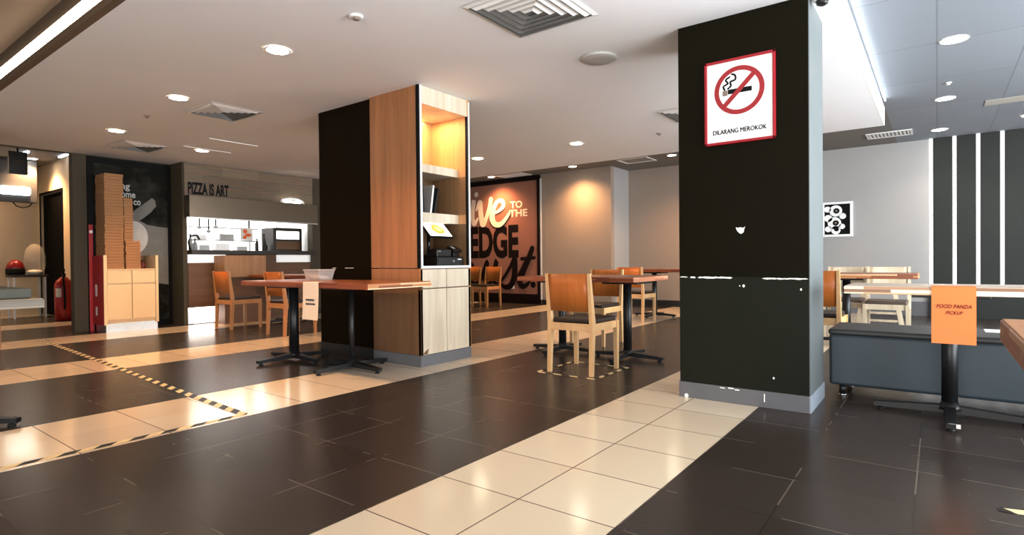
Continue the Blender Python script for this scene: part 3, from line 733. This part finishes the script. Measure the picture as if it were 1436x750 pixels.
b.ribbon([(-8.60, .50), (-8.48, .86), (-8.52, .52), (-8.40, .38), (-8.20, .55), (-8.04, .90), (-8.11, .55), (-8.04, .38), (-7.92, .50), (-7.77, .92), (-7.86, .52), (-7.78, .40)], [.06, .11, .12, .12, .10, .12, .12, .11, .08, .12, .12, .06], fr)
b.ribbon([(-7.80, .38), (-7.60, .52), (-7.38, .80), (-7.27, .97), (-7.27, .72), (-7.31, .50), (-7.40, .37), (-7.55, .35), (-7.66, .42)], [.06, .07, .08, .11, .14, .14, .13, .10, .06], fr)
b.ribbon([(-7.34, .42), (-7.16, .62), (-6.95, .93), (-6.81, 1.18)], [.05, .07, .08, .10], fr)
b.ribbon([(-6.80, 1.17), (-6.93, .90), (-7.07, .63), (-7.13, .46), (-7.05, .37), (-6.92, .43), (-6.82, .56)], [.11, .13, .14, .14, .12, .08, .05], fr)
b.ribbon([(-7.08, .955), (-6.90, .965), (-6.75, .975)], .075, fr)
b.disc((-6.80, .41), .068, fr, 20)
b.build('black_lettering', 'poster_black', t)
o = MB().box(-7.385, -7.295, 9.788, 9.80, .31, .41, .004).build('power_outlet', 'white'); tag(o, 'small white power outlet low on the terracotta wall graphic', 'outlet')
MB().disc((-7.34, .36), .018, ((0, 9.7872, 0), (1,0,0), (0,0,1)), 10).build('socket', 'greyink', o)

# ------------------------------------------------------------------ right rear wall
t = thing('framed_picture', 'white framed black and white picture on the rear grey wall', 'picture', (-1.33, 10.8, 1.55))
b = MB()
for a in ((-.225, -.185, -.29, .29), (.185, .225, -.29, .29), (-.185, .185, .25, .29), (-.185, .185, -.29, -.25)): b.box(a[0], a[1], -.03, 0, a[2], a[3], .003)
b.build('frame', 'white', t)
MB().box(-.19, .19, -.012, 0, -.255, .255).build('print', 'black', t)
b = MB(); fr = ((0, -.014, 0), (1,0,0), (0,0,1)); rr = random.Random(2)
for cx, cz, r in ((-.02, .14, .095), (-.04, -.06, .10), (-.02, -.18, .07), (-.13, .02, .06), (.08, .05, .05), (-.14, .17, .05), (.07, -.12, .045), (-.13, -.16, .05)): b.disc((cx, cz), r, fr, 20)
b.build('light_shapes', 'white', t)
b = MB(); fr = ((0, -.016, 0), (1,0,0), (0,0,1))
for cx, cz, r in ((-.01, .14, .045), (-.02, -.06, .045), (-.01, -.165, .035)): b.disc((cx, cz), r, fr, 16); 
b.build('dark_shapes', 'black', t)
b = MB(); fr = ((0, -.018, 0), (1,0,0), (0,0,1))
for cx, cz, r in ((-.01, .14, .018), (-.02, -.06, .018)): b.disc((cx, cz), r, fr, 12)
b.build('light_shapes', 'greyink', t)
XS = [-.075, .208, .482, .752, 1.02, 1.29, 1.56]
for i, x in enumerate(XS):
    if i + 1 < len(XS):
        struct(MB().box(x + .025, XS[i+1] - .025, 10.76, 10.8, .10, ZU, .004).build('trim_%d' % (20 + i), 'slatdark'), 'charcoal wall panel')
    struct(MB().box(x - .019, x + .019, 10.775, 10.80, .34, ZU).build('trim_%d' % (30 + i), 'slat_led'), 'bright white strip between charcoal panels')
struct(MB().box(-.1, 5, 10.75, 10.8, 0, .34).build('baseboard_panels', 'slatdark'))

# ------------------------------------------------------------------ kitchen behind the counter
kb = MB(); kb.box(-10.6, -10.5, 3.78, 6.3, 0, ZC); struct(kb.build('wall_kitchen_back', 'kwhite'))  # back wall itself glows, in place of kitchen lamps
struct(MB().box(-10.5, -9.05, 6.2, 6.3, 0, ZC).build('wall_kitchen_side', 'kitchen_grey'))
struct(MB().box(-10.6, -9.4, 3.84, 3.9, 0, ZC).build('wall_kitchen_left', 'kitchen_grey'))
struct(MB().box(-10.6, -8.9, 3.78, 6.3, ZC + .05, ZC + .08).build('ceiling_5', 'slab'))
t = thing('kitchen_sign_board', 'grey weathered board above the kitchen hatch with black lettering', 'sign', (0, 0, 0))
MB().box(-8.96, -8.87, 3.80, 5.94, 1.92, ZC - .002).build('board', 'board', t)
MB().text('PIZZA IS ART', 3.845, 4.45, 1.945, 2.13, ((-8.866, 0, 0), (0,1,0), (0,0,1)), .038).build('lettering', 'black', t)
t = thing('extractor_hood', 'brushed metal hood band across the top of the kitchen hatch', 'hood', (0, 0, 0))
MB().box(-8.97, -8.72, 3.80, 5.94, 1.60, 1.92, .004).build('casing', 'hood', t)
MB().box(-8.735, -8.715, 3.80, 5.94, 1.58, 1.60).build('lower_rail', 'steel', t)
t = thing('service_counter', 'dark wooden kitchen service counter with a glazed slot and lit kick panel', 'counter', (0, 0, 0))
MB().box(-9.04, -8.78, 3.85, 5.945, 1.055, 1.115, .004).build('countertop', 'counter_top', t)
MB().box(-8.98, -8.88, 3.84, 5.94, .26, .92).build('front_panel', 'counter_front', t)
MB().box(-8.98, -8.88, 4.42, 5.94, .0, .26).build('front_panel', 'counter_front', t)
MB().box(-8.98, -8.88, 4.42, 5.24, .92, 1.055).build('front_panel', 'counter_front', t)
MB().box(-8.955, -8.90, 3.84, 4.42, .02, .25).build('lit_kick_panel', 'kpanel', t)
MB().box(-8.96, -8.93, 3.84, 4.42, .925, 1.05).build('glazed_slot', emis('self_lit_glass', (.8, .8, .78), .55), t)  # glass given a glow of its own, though no lamp
MB().box(-8.96, -8.93, 5.24, 5.94, .925, 1.05).build('glazed_slot', emis('self_lit_glass', (.8, .8, .78), .30), t)  # same glass with a weaker glow of its own
MB().box(-8.88, -8.865, 5.89, 5.95, 0, 1.05).build('end_post', 'colgrey', t)
# inside the hatch
t = thing('steel_shelf', 'steel shelf with pale trays inside the kitchen', 'shelf', (0, 0, 0))
for z in (1.30, 1.52): MB().box(-10.2, -9.9, 4.3, 5.5, z, z + .02).build('shelf_board', 'kitchen_grey', t)
for y in (4.32, 5.48): MB().box(-10.2, -10.17, y - .012, y + .012, 1.12, 1.75).build('upright', 'kitchen_grey', t)
for i, (y, z, wd, ht) in enumerate(((4.42, 1.12, .16, .10), (4.72, 1.12, .22, .13), (5.05, 1.12, .18, .09), (4.50, 1.32, .20, .08), (4.95, 1.32, .25, .11), (5.35, 1.32, .14, .10))):
    o = MB().box(-.09, .09, -wd/2, wd/2, 0, ht, .008).build('food_tray', 'white' if i % 2 else 'kitchen_grey'); o.location = (-10.03 if z > 1.2 else -9.7, y, z)
    tag(o, ['grey tray low at the left of the kitchen hatch', 'white tray low in the middle of the kitchen hatch', 'grey tray low at the right of the kitchen shelf', 'white tray at the left of the kitchen shelf', 'wide grey tray at the middle of the kitchen shelf', 'small white tray at the right of the kitchen shelf'][i], 'tray', 'trays inside the kitchen')
wt = MB(); wt.box(-10.25, -9.12, 4.0, 6.1, 1.06, 1.12); wt.build('worktop', 'kitchen_grey')
MB().box(-10.2, -9.2, 4.05, 6.05, 0, 1.06).build('cabinet_body', 'kitchen_grey', bpy.data.objects['worktop'])
tag(bpy.data.objects['worktop'], 'steel worktop inside the kitchen hatch', 'worktop')
for i, (y, z, x, h_, r_) in enumerate(((4.08, 1.12, -9.35, .26, .03), (4.17, 1.12, -9.4, .18, .035), (5.22, 1.12, -9.45, .22, .03), (5.32, 1.12, -9.4, .30, .028), (5.40, 1.12, -9.5, .16, .04))):
    t = thing('bottle', ['tall steel bottle beside the dark tap in the kitchen hatch', 'short steel bottle behind the dark tap', 'dark bottle left of the oven, nearest the orange print card', 'tall dark bottle left of the oven', 'squat dark bottle touching the oven side'][i], 'bottle', (x, y, z), 0, 'bottles in the kitchen hatch')
    MB().lathe([(r_, 0), (r_, h_ * .62), (r_ * .4, h_ * .8), (r_ * .4, h_ * .92)], 12).build('body', 'kitchen_grey' if i < 2 else 'kitchen_dark', t)
    MB().lathe([(r_ * .5, h_ * .92), (r_ * .5, h_)], 12).build('cap', 'black', t)
for i, (y, ln) in enumerate(((4.45, .16), (4.60, .22), (4.72, .14), (5.30, .20))):
    o = MB().box(-.006, .006, -.012, .012, -ln, 0, .002).build('ladle', 'kitchen_dark'); o.location = (-9.86, y, 1.70)
    MB().lathe([(.01, -ln - .05), (.035, -ln - .03), (.038, -ln), (.03, -ln)], 10).build('bowl', 'kitchen_grey', o)
    tag(o, ['ladle hanging first from the left under the hood', 'long ladle hanging second from the left under the hood', 'short ladle hanging third from the left under the hood', 'ladle hanging beside the oven'][i], 'ladle', 'ladles hanging in the kitchen hatch')
o = MB().box(-9.875, -9.865, 4.2, 5.5, 1.69, 1.71).build('hanging_rail', 'kitchen_grey'); tag(o, 'thin rail with ladles across the kitchen hatch', 'rail')
t = thing('oven', 'dark framed oven with a bright top window inside the kitchen hatch', 'oven', (-9.55, 5.75, 1.12))
b = MB(); b.box(-.2, .2, -.28, .28, 0, .42, .01); b.build('body', 'kitchen_dark', t)
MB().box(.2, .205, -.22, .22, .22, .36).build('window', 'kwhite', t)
MB().box(.2, .21, -.24, .24, .03, .18, .004).build('door', 'counter_front', t)
o = MB().box(-9.352, -9.348, 4.88, 5.09, 1.31, 1.51).build('menu_card', 'paper'); tag(o, 'white card with orange print hanging in the kitchen hatch', 'card')
b = MB(); fr = ((-9.345, 0, 0), (0,1,0), (0,0,1)); b.disc((4.96, 1.45), .035, fr, 12); b.disc((5.01, 1.39), .04, fr, 12, sx=1.4, sy=.7); b.disc((4.95, 1.35), .03, fr, 12); b.build('print', 'orangeprint', o)
o = MB().tube([(-9.0, 3.93, 1.115), (-9.0, 3.90, 1.24), (-9.0, 3.93, 1.33), (-9.0, 4.02, 1.35), (-9.0, 4.06, 1.28)], .016).build('tap', 'kitchen_dark'); tag(o, 'dark curved tap at the left of the kitchen hatch', 'tap')
t = thing('hood_lamp', 'glowing white bracket lamp on top of the hood', 'lamp', (-8.78, 5.49, 1.92))
b = MB(); b.tube([(0, -.22, 0), (0, -.19, .06), (0, -.05, .09), (0, .1, .085), (0, .2, .05), (0, .22, 0)], .016); b.build('bracket', 'white', t)
b = MB(); b.box(-.02, .03, -.17, .16, .01, .05, .008); b.build('lamp_shade', 'kpanel', t)
t = thing('wooden_podium', 'plain wooden podium panel standing before the kitchen counter', 'podium', (-8.66, 4.52, 0))
MB().box(-.17, .15, -.33, .33, .70, 1.03, .004).build('upper_panel', 'podium', t)
MB().box(-.17, .13, -.32, .32, .0, .70, .002).build('lower_panel', 'counter_front', t)

# chalk photo poster
t = thing('chalk_poster', 'dark chalkboard photo poster in black frame behind the pizza boxes', 'poster', (0, 0, 0))
MB().box(-9.30, -9.285, 2.80, 3.74, .10, 2.32).build('print', 'chalk', t)
b = MB(); b.box(-9.30, -9.275, 2.72, 2.80, 0, 2.40); b.box(-9.30, -9.275, 3.73, 3.78, 0, 2.40); b.box(-9.30, -9.275, 2.80, 3.73, 2.31, 2.40); b.box(-9.30, -9.27, 2.80, 3.73, 0, .10); b.build('frame', 'black', t)
fr = ((-9.280, 0, 0), (0,1,0), (0,0,1))
b = MB(); b.text('ng', 3.12, 3.237, 1.955, 2.05, fr, .025); b.text('ome', 3.125, 3.305, 1.865, 1.935, fr, .025); b.text('co', 3.28, 3.372, 1.765, 1.835, fr, .025); b.build('lettering', 'chalkwhite', t)
b = MB()
b.poly([(-9.281, y, z) for y, z in ((3.20, 1.56), (3.30, 1.70), (3.42, 1.80), (3.52, 1.885), (3.56, 1.86), (3.575, 1.77), (3.50, 1.67), (3.40, 1.58), (3.34, 1.535), (3.26, 1.52))]); b.build('hand_print', 'chalkgrey', t)
b = MB(); b.poly([(-9.2815, y, z) for y, z in ((3.10, .72), (3.73, .60), (3.73, 1.455), (3.60, 1.465), (3.45, 1.49), (3.36, 1.54), (3.2, 1.5), (3.1, 1.4))]); b.build('dough_print', 'chalkgrey', t)
b = MB(); b.disc((3.27, 1.30), .19, ((-9.279,0,0),(0,1,0),(0,0,1)), 28, sy=1.25); b.build('dough_print', 'chalkwhite', t)

# takeaway station
t = thing('condiment_station', 'cream fronted condiment cabinet with red side, stacked with pizza boxes', 'cabinet', (0, 0, 0))
XF, XB = -8.85, -9.25; Y0, Y1 = 2.765, 3.42
MB().box(XB, XF - .02, Y0 + .02, Y1 - .02, .115, .835).build('carcass', 'cabcream', t)
MB().box(XB, XF + .004, Y0 + .035, Y1 - .02, .835, .850, .002).build('worktop', 'cabcream', t)
MB().box(XB, XF, Y0 - .005, Y0 + .02, .10, 1.03).build('side_panel', 'cabred', t)
MB().box(XF, XF + .012, Y0 - .005, Y0 + .035, .10, 1.035, .002).build('edge_trim', 'cabcream', t)
MB().box(XB, XF + .012, Y1 - .035, Y1, .10, 1.035, .002).build('side_panel', 'cabcream', t)
MB().box(XB, XB + .02, Y0, Y1, .85, 1.03).build('back_panel', 'cab_dark', t)
ym = (Y0 + Y1) / 2
for a, bb in ((Y0 + .038, ym - .004), (ym + .004, Y1 - .038)):
    MB().box(XF - .02, XF + .003, a, bb, .655, .825, .002).build('drawer', 'cabcream', t)
    MB().box(XF - .02, XF + .003, a, bb, .165, .640, .002).build('door', 'cabcream', t)
MB().box(XB + .02, XF - .01, Y0 + .02, Y1 - .01, 0, .115).build('toe_kick', 'steel', t)
b = MB()
for x, z, w2, h2 in ((-9.12, .56, .07, .16), (-9.12, .28, .06, .12)): b.box(x - w2/2, x + w2/2, Y0 - .0065, Y0 - .005, z - h2/2, z + h2/2)
b.build('white_print', 'white', t)
o = MB().box(-9.27, -9.255, 2.725, 2.775, 0, 1.46, .004).build('red_panel', 'cabred'); tag(o, 'narrow red panel behind the pizza boxes', 'panel')
MB().lathe([(.022, 0), (.022, .003)], 14, (-9.254, 2.75, 1.36), 'X').build('white_dot', 'white', o)

box0 = None
def pizza_boxes(n, x0, x1, y0, y1, zb, hgt, label, grp, seed):
    rnd = random.Random(seed); proto = None
    for i in range(n):
        jx, jy = (rnd.random() - .5) * .012, (rnd.random() - .5) * .008
        if proto is None:
            proto = MB().box(-(x1-x0)/2, (x1-x0)/2, -(y1-y0)/2, (y1-y0)/2, .0006, hgt - .0006, .0025).build('pizza_box', 'card'); o = proto
        else:
            o = proto.copy(); COL.objects.link(o)
        o.location = ((x0+x1)/2 + jx, (y0+y1)/2 + jy, zb + i * hgt); o.rotation_euler = (0, 0, (rnd.random() - .5) * .02)
        tag(o, label, 'box', grp)
pizza_boxes(32, -9.235, -8.90, 2.800, 3.020, .850, .0402, 'flat brown pizza box in the tallest stack on the condiment cabinet', 'pizza boxes in the tallest stack', 1)
pizza_boxes(10, -9.10, -8.88, 3.034, 3.215, .850, .0385, 'flat brown pizza box in the short front stack, beside the jar', 'pizza boxes in the short stack', 2)
pizza_boxes(15, -9.14, -8.93, 3.034, 3.145, 1.2355, .0392, 'flat brown pizza box in the middle height stack, on the short stack', 'pizza boxes in the middle stack', 3)
t = thing('jar', 'dark red jar on the condiment cabinet beside the pizza boxes', 'jar', (-8.98, 3.275, .850))
MB().lathe([(.035, 0), (.04, .01), (.04, .085), (.028, .10)], 16).build('body', 'sauce', t); MB().lathe([(.03, .10), (.03, .12)], 16).build('lid', 'kitchen_dark', t)

# fire extinguisher
t = thing('fire_extinguisher', 'red fire extinguisher on the floor beside the dark doorway', 'fire extinguisher', (-11.50, 3.03, 0))
MB().lathe([(.085, 0), (.095, .02), (.095, .44), (.08, .50), (.045, .535), (.03, .55)], 24).build('cylinder', 'ext', t)
MB().lathe([(.022, .55), (.022, .60)], 12).build('valve', 'black', t)
b = MB(); b.beam((-.01, 0, .60), (.10, -.02, .645), .022, .012); b.beam((-.01, 0, .585), (.09, -.02, .595), .02, .010); b.build('handle', 'black', t)
b = MB(); b.tube([(.03, -.01, .57), (.09, -.03, .56), (.125, -.03, .45), (.12, -.02, .25), (.11, -.02, .15)], .012); b.build('hose', 'black', t)
a0 = math.radians(-50); n = 8; b = MB(); P = [(.0965 * math.cos(a0 + (i - n/2) * .09), .0965 * math.sin(a0 + (i - n/2) * .09)) for i in range(n + 1)]
for i in range(n): b._new([(P[i][0], P[i][1], .30), (P[i+1][0], P[i+1][1], .30), (P[i+1][0], P[i+1][1], .41), (P[i][0], P[i][1], .41)], [(0,1,2,3)])
b.build('label_sticker', 'paper', t)

t.scale = (1.3, 1.3, 1.3)

# corridor items
t = thing('insect_killer', 'grey hanging unit with a bright white tube at the end of the corridor', 'insect killer', (-12.72, 2.70, 2.38))
MB().box(0, .12, -.25, .27, -.38, .37, .006).build('casing', 'unit_grey', t)
MB().box(.12, .15, -.23, .17, -.26, -.12, .03, seg=3).build('tube', 'tube', t)
b = MB(); b.tube([(.05, -.05, -.38), (.06, .0, -.45), (.06, .09, -.47), (.06, .17, -.44), (.05, .21, -.38)], .009); b.build('cable', 'black', t)
t = thing('dark_sign_box', 'small dark hanging sign box above the bright tube', 'sign', (-11.2, 2.41, 2.75))
MB().box(-.03, .03, -.11, .11, -.45, -.11, .004).build('panel', 'kitchen_dark', t)
MB().box(-.01, .01, -.01, .01, -.11, 0).build('hanger', 'black', t)
MB().box(.0305, .032, -.05, .06, -.30, -.24).build('lettering', 'colgrey', t)
t = thing('side_table', 'small dark side table with white metal legs in the corridor', 'table', (-12.7, 2.83, 0))
MB().box(-.2, .2, -.25, .25, .71, .75, .004).build('tabletop', 'kitchen_dark', t)
for sx in (-1, 1):
    for sy in (-1, 1): MB().box(sx * .17 - .012, sx * .17 + .012, sy * .21 - .012, sy * .21 + .012, 0, .71).build('leg', 'white', t)
MB().box(-.18, .18, -.22, .22, .18, .2).build('lower_shelf', 'kitchen_dark', t)
t = thing('helmet', 'red and black round helmet shape on the corridor side table', 'helmet', (-12.63, 2.66, .75))
MB().lathe([(.085, 0), (.115, .05), (.12, .10), (.10, .16), (.05, .20), (.01, .21)], 20).build('shell', 'helmet_red', t)
MB().lathe([(.118, .0), (.127, .02), (.127, .085), (.119, .09)], 20).build('rim', 'black', t)
t.scale = (1.05,1.05,1.25)
t = thing('clear_dome', 'clear plastic bag dome beside the red round helmet', 'bag', (-12.75, 2.95, .75))
MB().lathe([(.10, 0), (.15, .10), (.155, .22), (.12, .32), (.05, .37), (.01, .375)], 20).build('bag', 'glassy', t)
MB().lathe([(.09, .002), (.12, .03), (.08, .055), (.02, .06)], 16).build('contents', 'paper', t)
t.scale = (1.0,1.0,1.45)

# ------------------------------------------------------------------ ceiling fittings
def downlight(x, y, z, lens, watt, color, label, r=.075, size=125, blend=.7):
    t = thing('downlight', label, 'downlight', (x, y, z), 0, 'recessed downlights')
    b = MB(); b.lathe([(r + .016, -.002), (r + .014, -.008), (r, -.008), (r, -.002)], 24, cap=False); b.build('trim_ring', 'white', t)
    b = MB(); b.lathe([(r, -.0055), (r, -.0035)], 24); b.build('lens', lens, t)
    l = bpy.data.lights.new('downlight_beam', 'SPOT'); l.energy = watt; l.color = color; l.spot_size = math.radians(size); l.spot_blend = blend; l.shadow_soft_size = .05
    o = bpy.data.objects.new('downlight_beam', l); COL.objects.link(o); o.parent = t; o.location = (0, 0, -.02)
    return t
WARM = (1., .62, .32); NEU = (1., .86, .70)
for x, y, w_, lb in ((-3.74, 2.24, 72, 'large bright downlight nearest the camera in the white ceiling'), (-5.51, 2.32, 72, 'bright downlight beside the square vent in the white ceiling'),
                     (-7.39, 2.45, 72, 'bright downlight nearest the pizza boxes in the white ceiling'), (-7.82, 3.58, 72, 'bright downlight at the white ceiling hatch near the kitchen'),
                     (-5.38, 6.36, 72, 'downlight right of the till cabinet in the white ceiling'), (-3.72, 6.37, 72, 'downlight in the white ceiling between cabinet and dark pillar')):
    downlight(x, y, ZC, 'warm_lens', w_, WARM, lb)
for x, y, lb in ((-7.60, 9.42, 'downlight above the terracotta wall graphic'), (-5.58, 9.40, 'downlight above the plain grey wall'), (-3.66, 9.50, 'downlight beside the top of the dark olive pillar')):
    downlight(x, y, ZU, 'warm_lens', 135, WARM, lb, .07, 140, 1.)
for x, y, lb in ((.114, 6.0, 'largest downlight in the grey tiled ceiling'), (.072, 8.15, 'middle downlight in the grey tiled ceiling'), (.024, 10.08, 'downlight in the grey ceiling above the charcoal panels'), (.96, 9.8, 'downlight at the right edge of the grey ceiling')):
    downlight(x, y, ZU, 'cool_lens', 22, NEU, lb, .085)
downlight(-12.45, 2.86, 2.75, 'cool_lens', 140, WARM, 'downlight in the dark corridor ceiling', .08)

def diffuser(x, y, sx, sy, z, label, rings=5, dark='ventdark'):
    t = thing('air_vent', label, 'vent', (x, y, z), 0, 'ceiling vents')
    b = MB()
    def ring(a, bb, w, z0, z1):
        b._new([(-a,-bb,z0),(a,-bb,z0),(a,bb,z0),(-a,bb,z0),(-a+w,-bb+w,z1),(a-w,-bb+w,z1),(a-w,bb-w,z1),(-a+w,bb-w,z1)], [(0,1,5,4),(1,2,6,5),(2,3,7,6),(3,0,4,7)])
    ring(sx, sy, .03, -.004, -.012); b.build('frame', 'ventwhite', t, fix=False)
    MB().box(-sx + .02, sx - .02, -sy + .02, sy - .02, -.003, -.001).build('backing', dark, t)
    b = MB(); st = (min(sx, sy) - .04) / rings
    for k in range(rings):
        o = .035 + k * st; a, bb = sx - o, sy - o
        b._new([(-a,-bb,-.004),(a,-bb,-.004),(a,bb,-.004),(-a,bb,-.004),(-a+st*.55,-bb+st*.55,-.022),(a-st*.55,-bb+st*.55,-.022),(a-st*.55,bb-st*.55,-.022),(-a+st*.55,bb-st*.55,-.022)], [(0,1,5,4),(1,2,6,5),(2,3,7,6),(3,0,4,7)])
    b.build('louvre', 'ventwhite', t, fix=False)
    return t
diffuser(-1.96, 2.83, .30, .30, ZC, 'large square louvred vent nearest the camera in the white ceiling')
diffuser(-5.66, 2.80, .30, .27, ZC, 'square louvred vent beside the second bright downlight')
diffuser(-8.15, 2.93, .33, .27, ZC, 'square louvred vent above the pizza boxes')
diffuser(-2.0, 5.82, .29, .29, ZC, 'square louvred vent cut off by the dark olive pillar')
def grille(x0, x1, y0, y1, z, label, slats, back='ventdark', fm='ventwhite'):
    t = thing('air_grille', label, 'vent', ((x0+x1)/2, (y0+y1)/2, z), 0, 'ceiling vents'); a, bb = (x1-x0)/2, (y1-y0)/2
    b = MB(); w = .025
    b.box(-a, a, -bb, -bb + w, -.014, -.001); b.box(-a, a, bb - w, bb, -.014, -.001); b.box(-a, -a + w, -bb + w, bb - w, -.014, -.001); b.box(a - w, a, -bb + w, bb - w, -.014, -.001); b.build('frame', fm, t)
    MB().box(-a + w, a - w, -bb + w, bb - w, -.003, -.001).build('backing', back, t)
    for i in range(slats):
        xx = -a + w + (2*a - 2*w) * (i + .5) / slats
        MB().box(xx - .012, xx + .012, -bb + w, bb - w, -.012, -.003).build('slat', 'ventwhite', t)
    return t
grille(-.84, -.28, 9.75, 10.15, ZU, 'white slatted grille in the grey ceiling above the framed picture', 11)
grille(-4.62, -4.05, 9.32, 9.78, ZU, 'dark panel vent with white rim in the rear ceiling', 0)
grille(-7.45, -6.75, 9.30, 9.72, ZU, 'pale ceiling vent above the terracotta wall graphic', 9, 'ventwhite')
t = thing('ceiling_hatch', 'pale ceiling access hatch with white rim near the kitchen', 'hatch', (-7.33, 3.58, ZC))
MB().box(-.36, -.33, -.30, .30, -.012, -.001).build('rim', 'white', t); MB().box(.33, .36, -.30, .30, -.012, -.001).build('rim', 'white', t)
MB().box(-.33, .33, -.29, .29, -.004, -.001).build('panel', 'slab', t)
o = MB().lathe([(.135, -.001), (.135, -.010), (.12, -.018), (.05, -.019)], 28).build('ceiling_speaker', flat('speaker_mesh', (.50, .49, .47), .7)); o.location = (-1.97, 3.82 - .3 + .0, ZC)
o.location = (-2.02, 3.80, ZC); tag(o, 'round grey ceiling speaker left of the dark olive pillar', 'speaker')
t = thing('smoke_detector', 'small round smoke detector in the white ceiling above the till cabinet', 'smoke detector', (-2.85, 2.23, ZC))
MB().lathe([(.042, -.001), (.042, -.008), (.034, -.014)], 20).build('base', 'white', t); MB().lathe([(.022, -.014), (.02, -.024), (.008, -.026)], 16).build('sensor', 'greyink', t)
for x, y, z, lb in ((-2.655, 6.5, ZC, 'tiny sprinkler head near the downlight by the dark olive pillar'), (-6.42, 2.40, ZC, 'tiny sprinkler head beside the downlights at left in the white ceiling'), (.095, 7.44, ZU, 'tiny sprinkler head between downlights of the grey ceiling')):
    o = MB().lathe([(.03, 0), (.028, -.006), (.012, -.010), (.012, -.02), (.018, -.022)], 14).build('sprinkler_head', 'greyink' if z < 2.5 else 'white'); o.location = (x, y, z); tag(o, lb, 'sprinkler')
t = thing('dome_camera', 'small white dome camera under the ceiling right of the dark pillar top', 'security camera', (-.53, 3.72, ZC))
MB().lathe([(.05, 0), (.05, -.02), (.04, -.025)], 18).build('base', 'white', t); MB().lathe([(.034, -.025), (.03, -.045), (.012, -.055)], 16).build('dome', 'blackgloss', t)
for x, y, ln, ry, lb in ((-11.93, 2.64, .27, .0, 'short bluish tube light in the corridor ceiling'), (-11.6, 3.10, .27, .0, 'short pale tube light near the corridor mouth')):
    o = MB().box(-ln, ln, -.02, .02, -.03, 0, .004).build('tube_light', emis('corridor_tube', (.75, .85, 1.), 4.)); o.location = (x, y, 2.75); tag(o, lb, 'light')
o = MB().box(-.3, .3, -.14, .14, -.006, -.001).build('ceiling_hatch', flat('beige_hatch', (.42, .40, .36), .8)); o.location = (.75, 8.7, ZU); tag(o, 'beige access panel in the grey tiled ceiling', 'hatch')

# ------------------------------------------------------------------ light
def area(name, loc, rot, sx, sy, e, col):
    l = bpy.data.lights.new(name, 'AREA'); l.shape = 'RECTANGLE'; l.size = sx; l.size_y = sy; l.energy = e; l.color = col
    o = bpy.data.objects.new(name, l); COL.objects.link(o); o.location = loc; o.rotation_euler = rot; return o
area('window_daylight', (4.9, 4.5, 1.3), (0, math.radians(90), 0), 2.4, 9., 620, (.90, .96, 1.))
area('entrance_daylight', (.5, -3.9, 1.3), (math.radians(90), 0, 0), 5., 2.4, 210, (1., .95, .90))
area('ceiling_bounce_fill', (2.9, 2.5, .03), (math.radians(180), 0, 0), 2.6, 8., 330, (.97, .98, 1.))  # unseen upward fill, added to brighten the ceiling
area('corridor_fill', (-12.6, 1.2, 2.70), (0, 0, 0), .8, 1.6, 24, (1., .70, .38))  # unseen warm fill, added to brighten the corridor walls
area('kitchen_light', (-9.8, 5.0, 2.40), (0, 0, 0), 1.0, 1.8, 14, (1., .96, .9))
wd = bpy.data.worlds.new('World'); SC.world = wd; wd.use_nodes = True
bg = wd.node_tree.nodes['Background']; bg.inputs['Color'].default_value = (.85, .92, 1., 1); bg.inputs['Strength'].default_value = .35

# ------------------------------------------------------------------ camera
F, PIT, ROLL, YAW, H = 794.9, math.radians(-.592), math.radians(-.541), math.radians(36.882), 2.245 * .4
def ray(px, py):
    x = (px - 718) / F; y = (py - 375) / F
    cr, sr = math.cos(ROLL), math.sin(ROLL); x, y = x * cr + y * sr, -x * sr + y * cr
    up = -y; fw = math.cos(PIT) - up * math.sin(PIT); z = math.sin(PIT) + up * math.cos(PIT)
    c_, s_ = math.cos(YAW), math.sin(YAW); return Vector((x * c_ - fw * s_, x * s_ + fw * c_, z))
f0 = ray(718, 375); xr = (ray(719, 375) - f0).normalized(); yu = (f0 - ray(718, 376)).normalized(); zb = -f0.normalized()
R = Matrix((xr, yu, zb)).transposed()
cd = bpy.data.cameras.new('camera'); cd.sensor_width = 36; cd.lens = F / 1436 * 36; cd.clip_start = .05
co = bpy.data.objects.new('camera', cd); COL.objects.link(co)
co.matrix_world = Matrix.Translation((0, 0, H)) @ R.to_4x4()
SC.camera = co
SC.view_settings.view_transform = 'Standard'
SC.view_settings.look = 'None'
SC.view_settings.exposure = .66
SC.view_settings.use_curve_mapping = True
cm = SC.view_settings.curve_mapping
cv = cm.curves[3]
cv.points.new(.22, .185); cv.points.new(.62, .66)
cm.update()
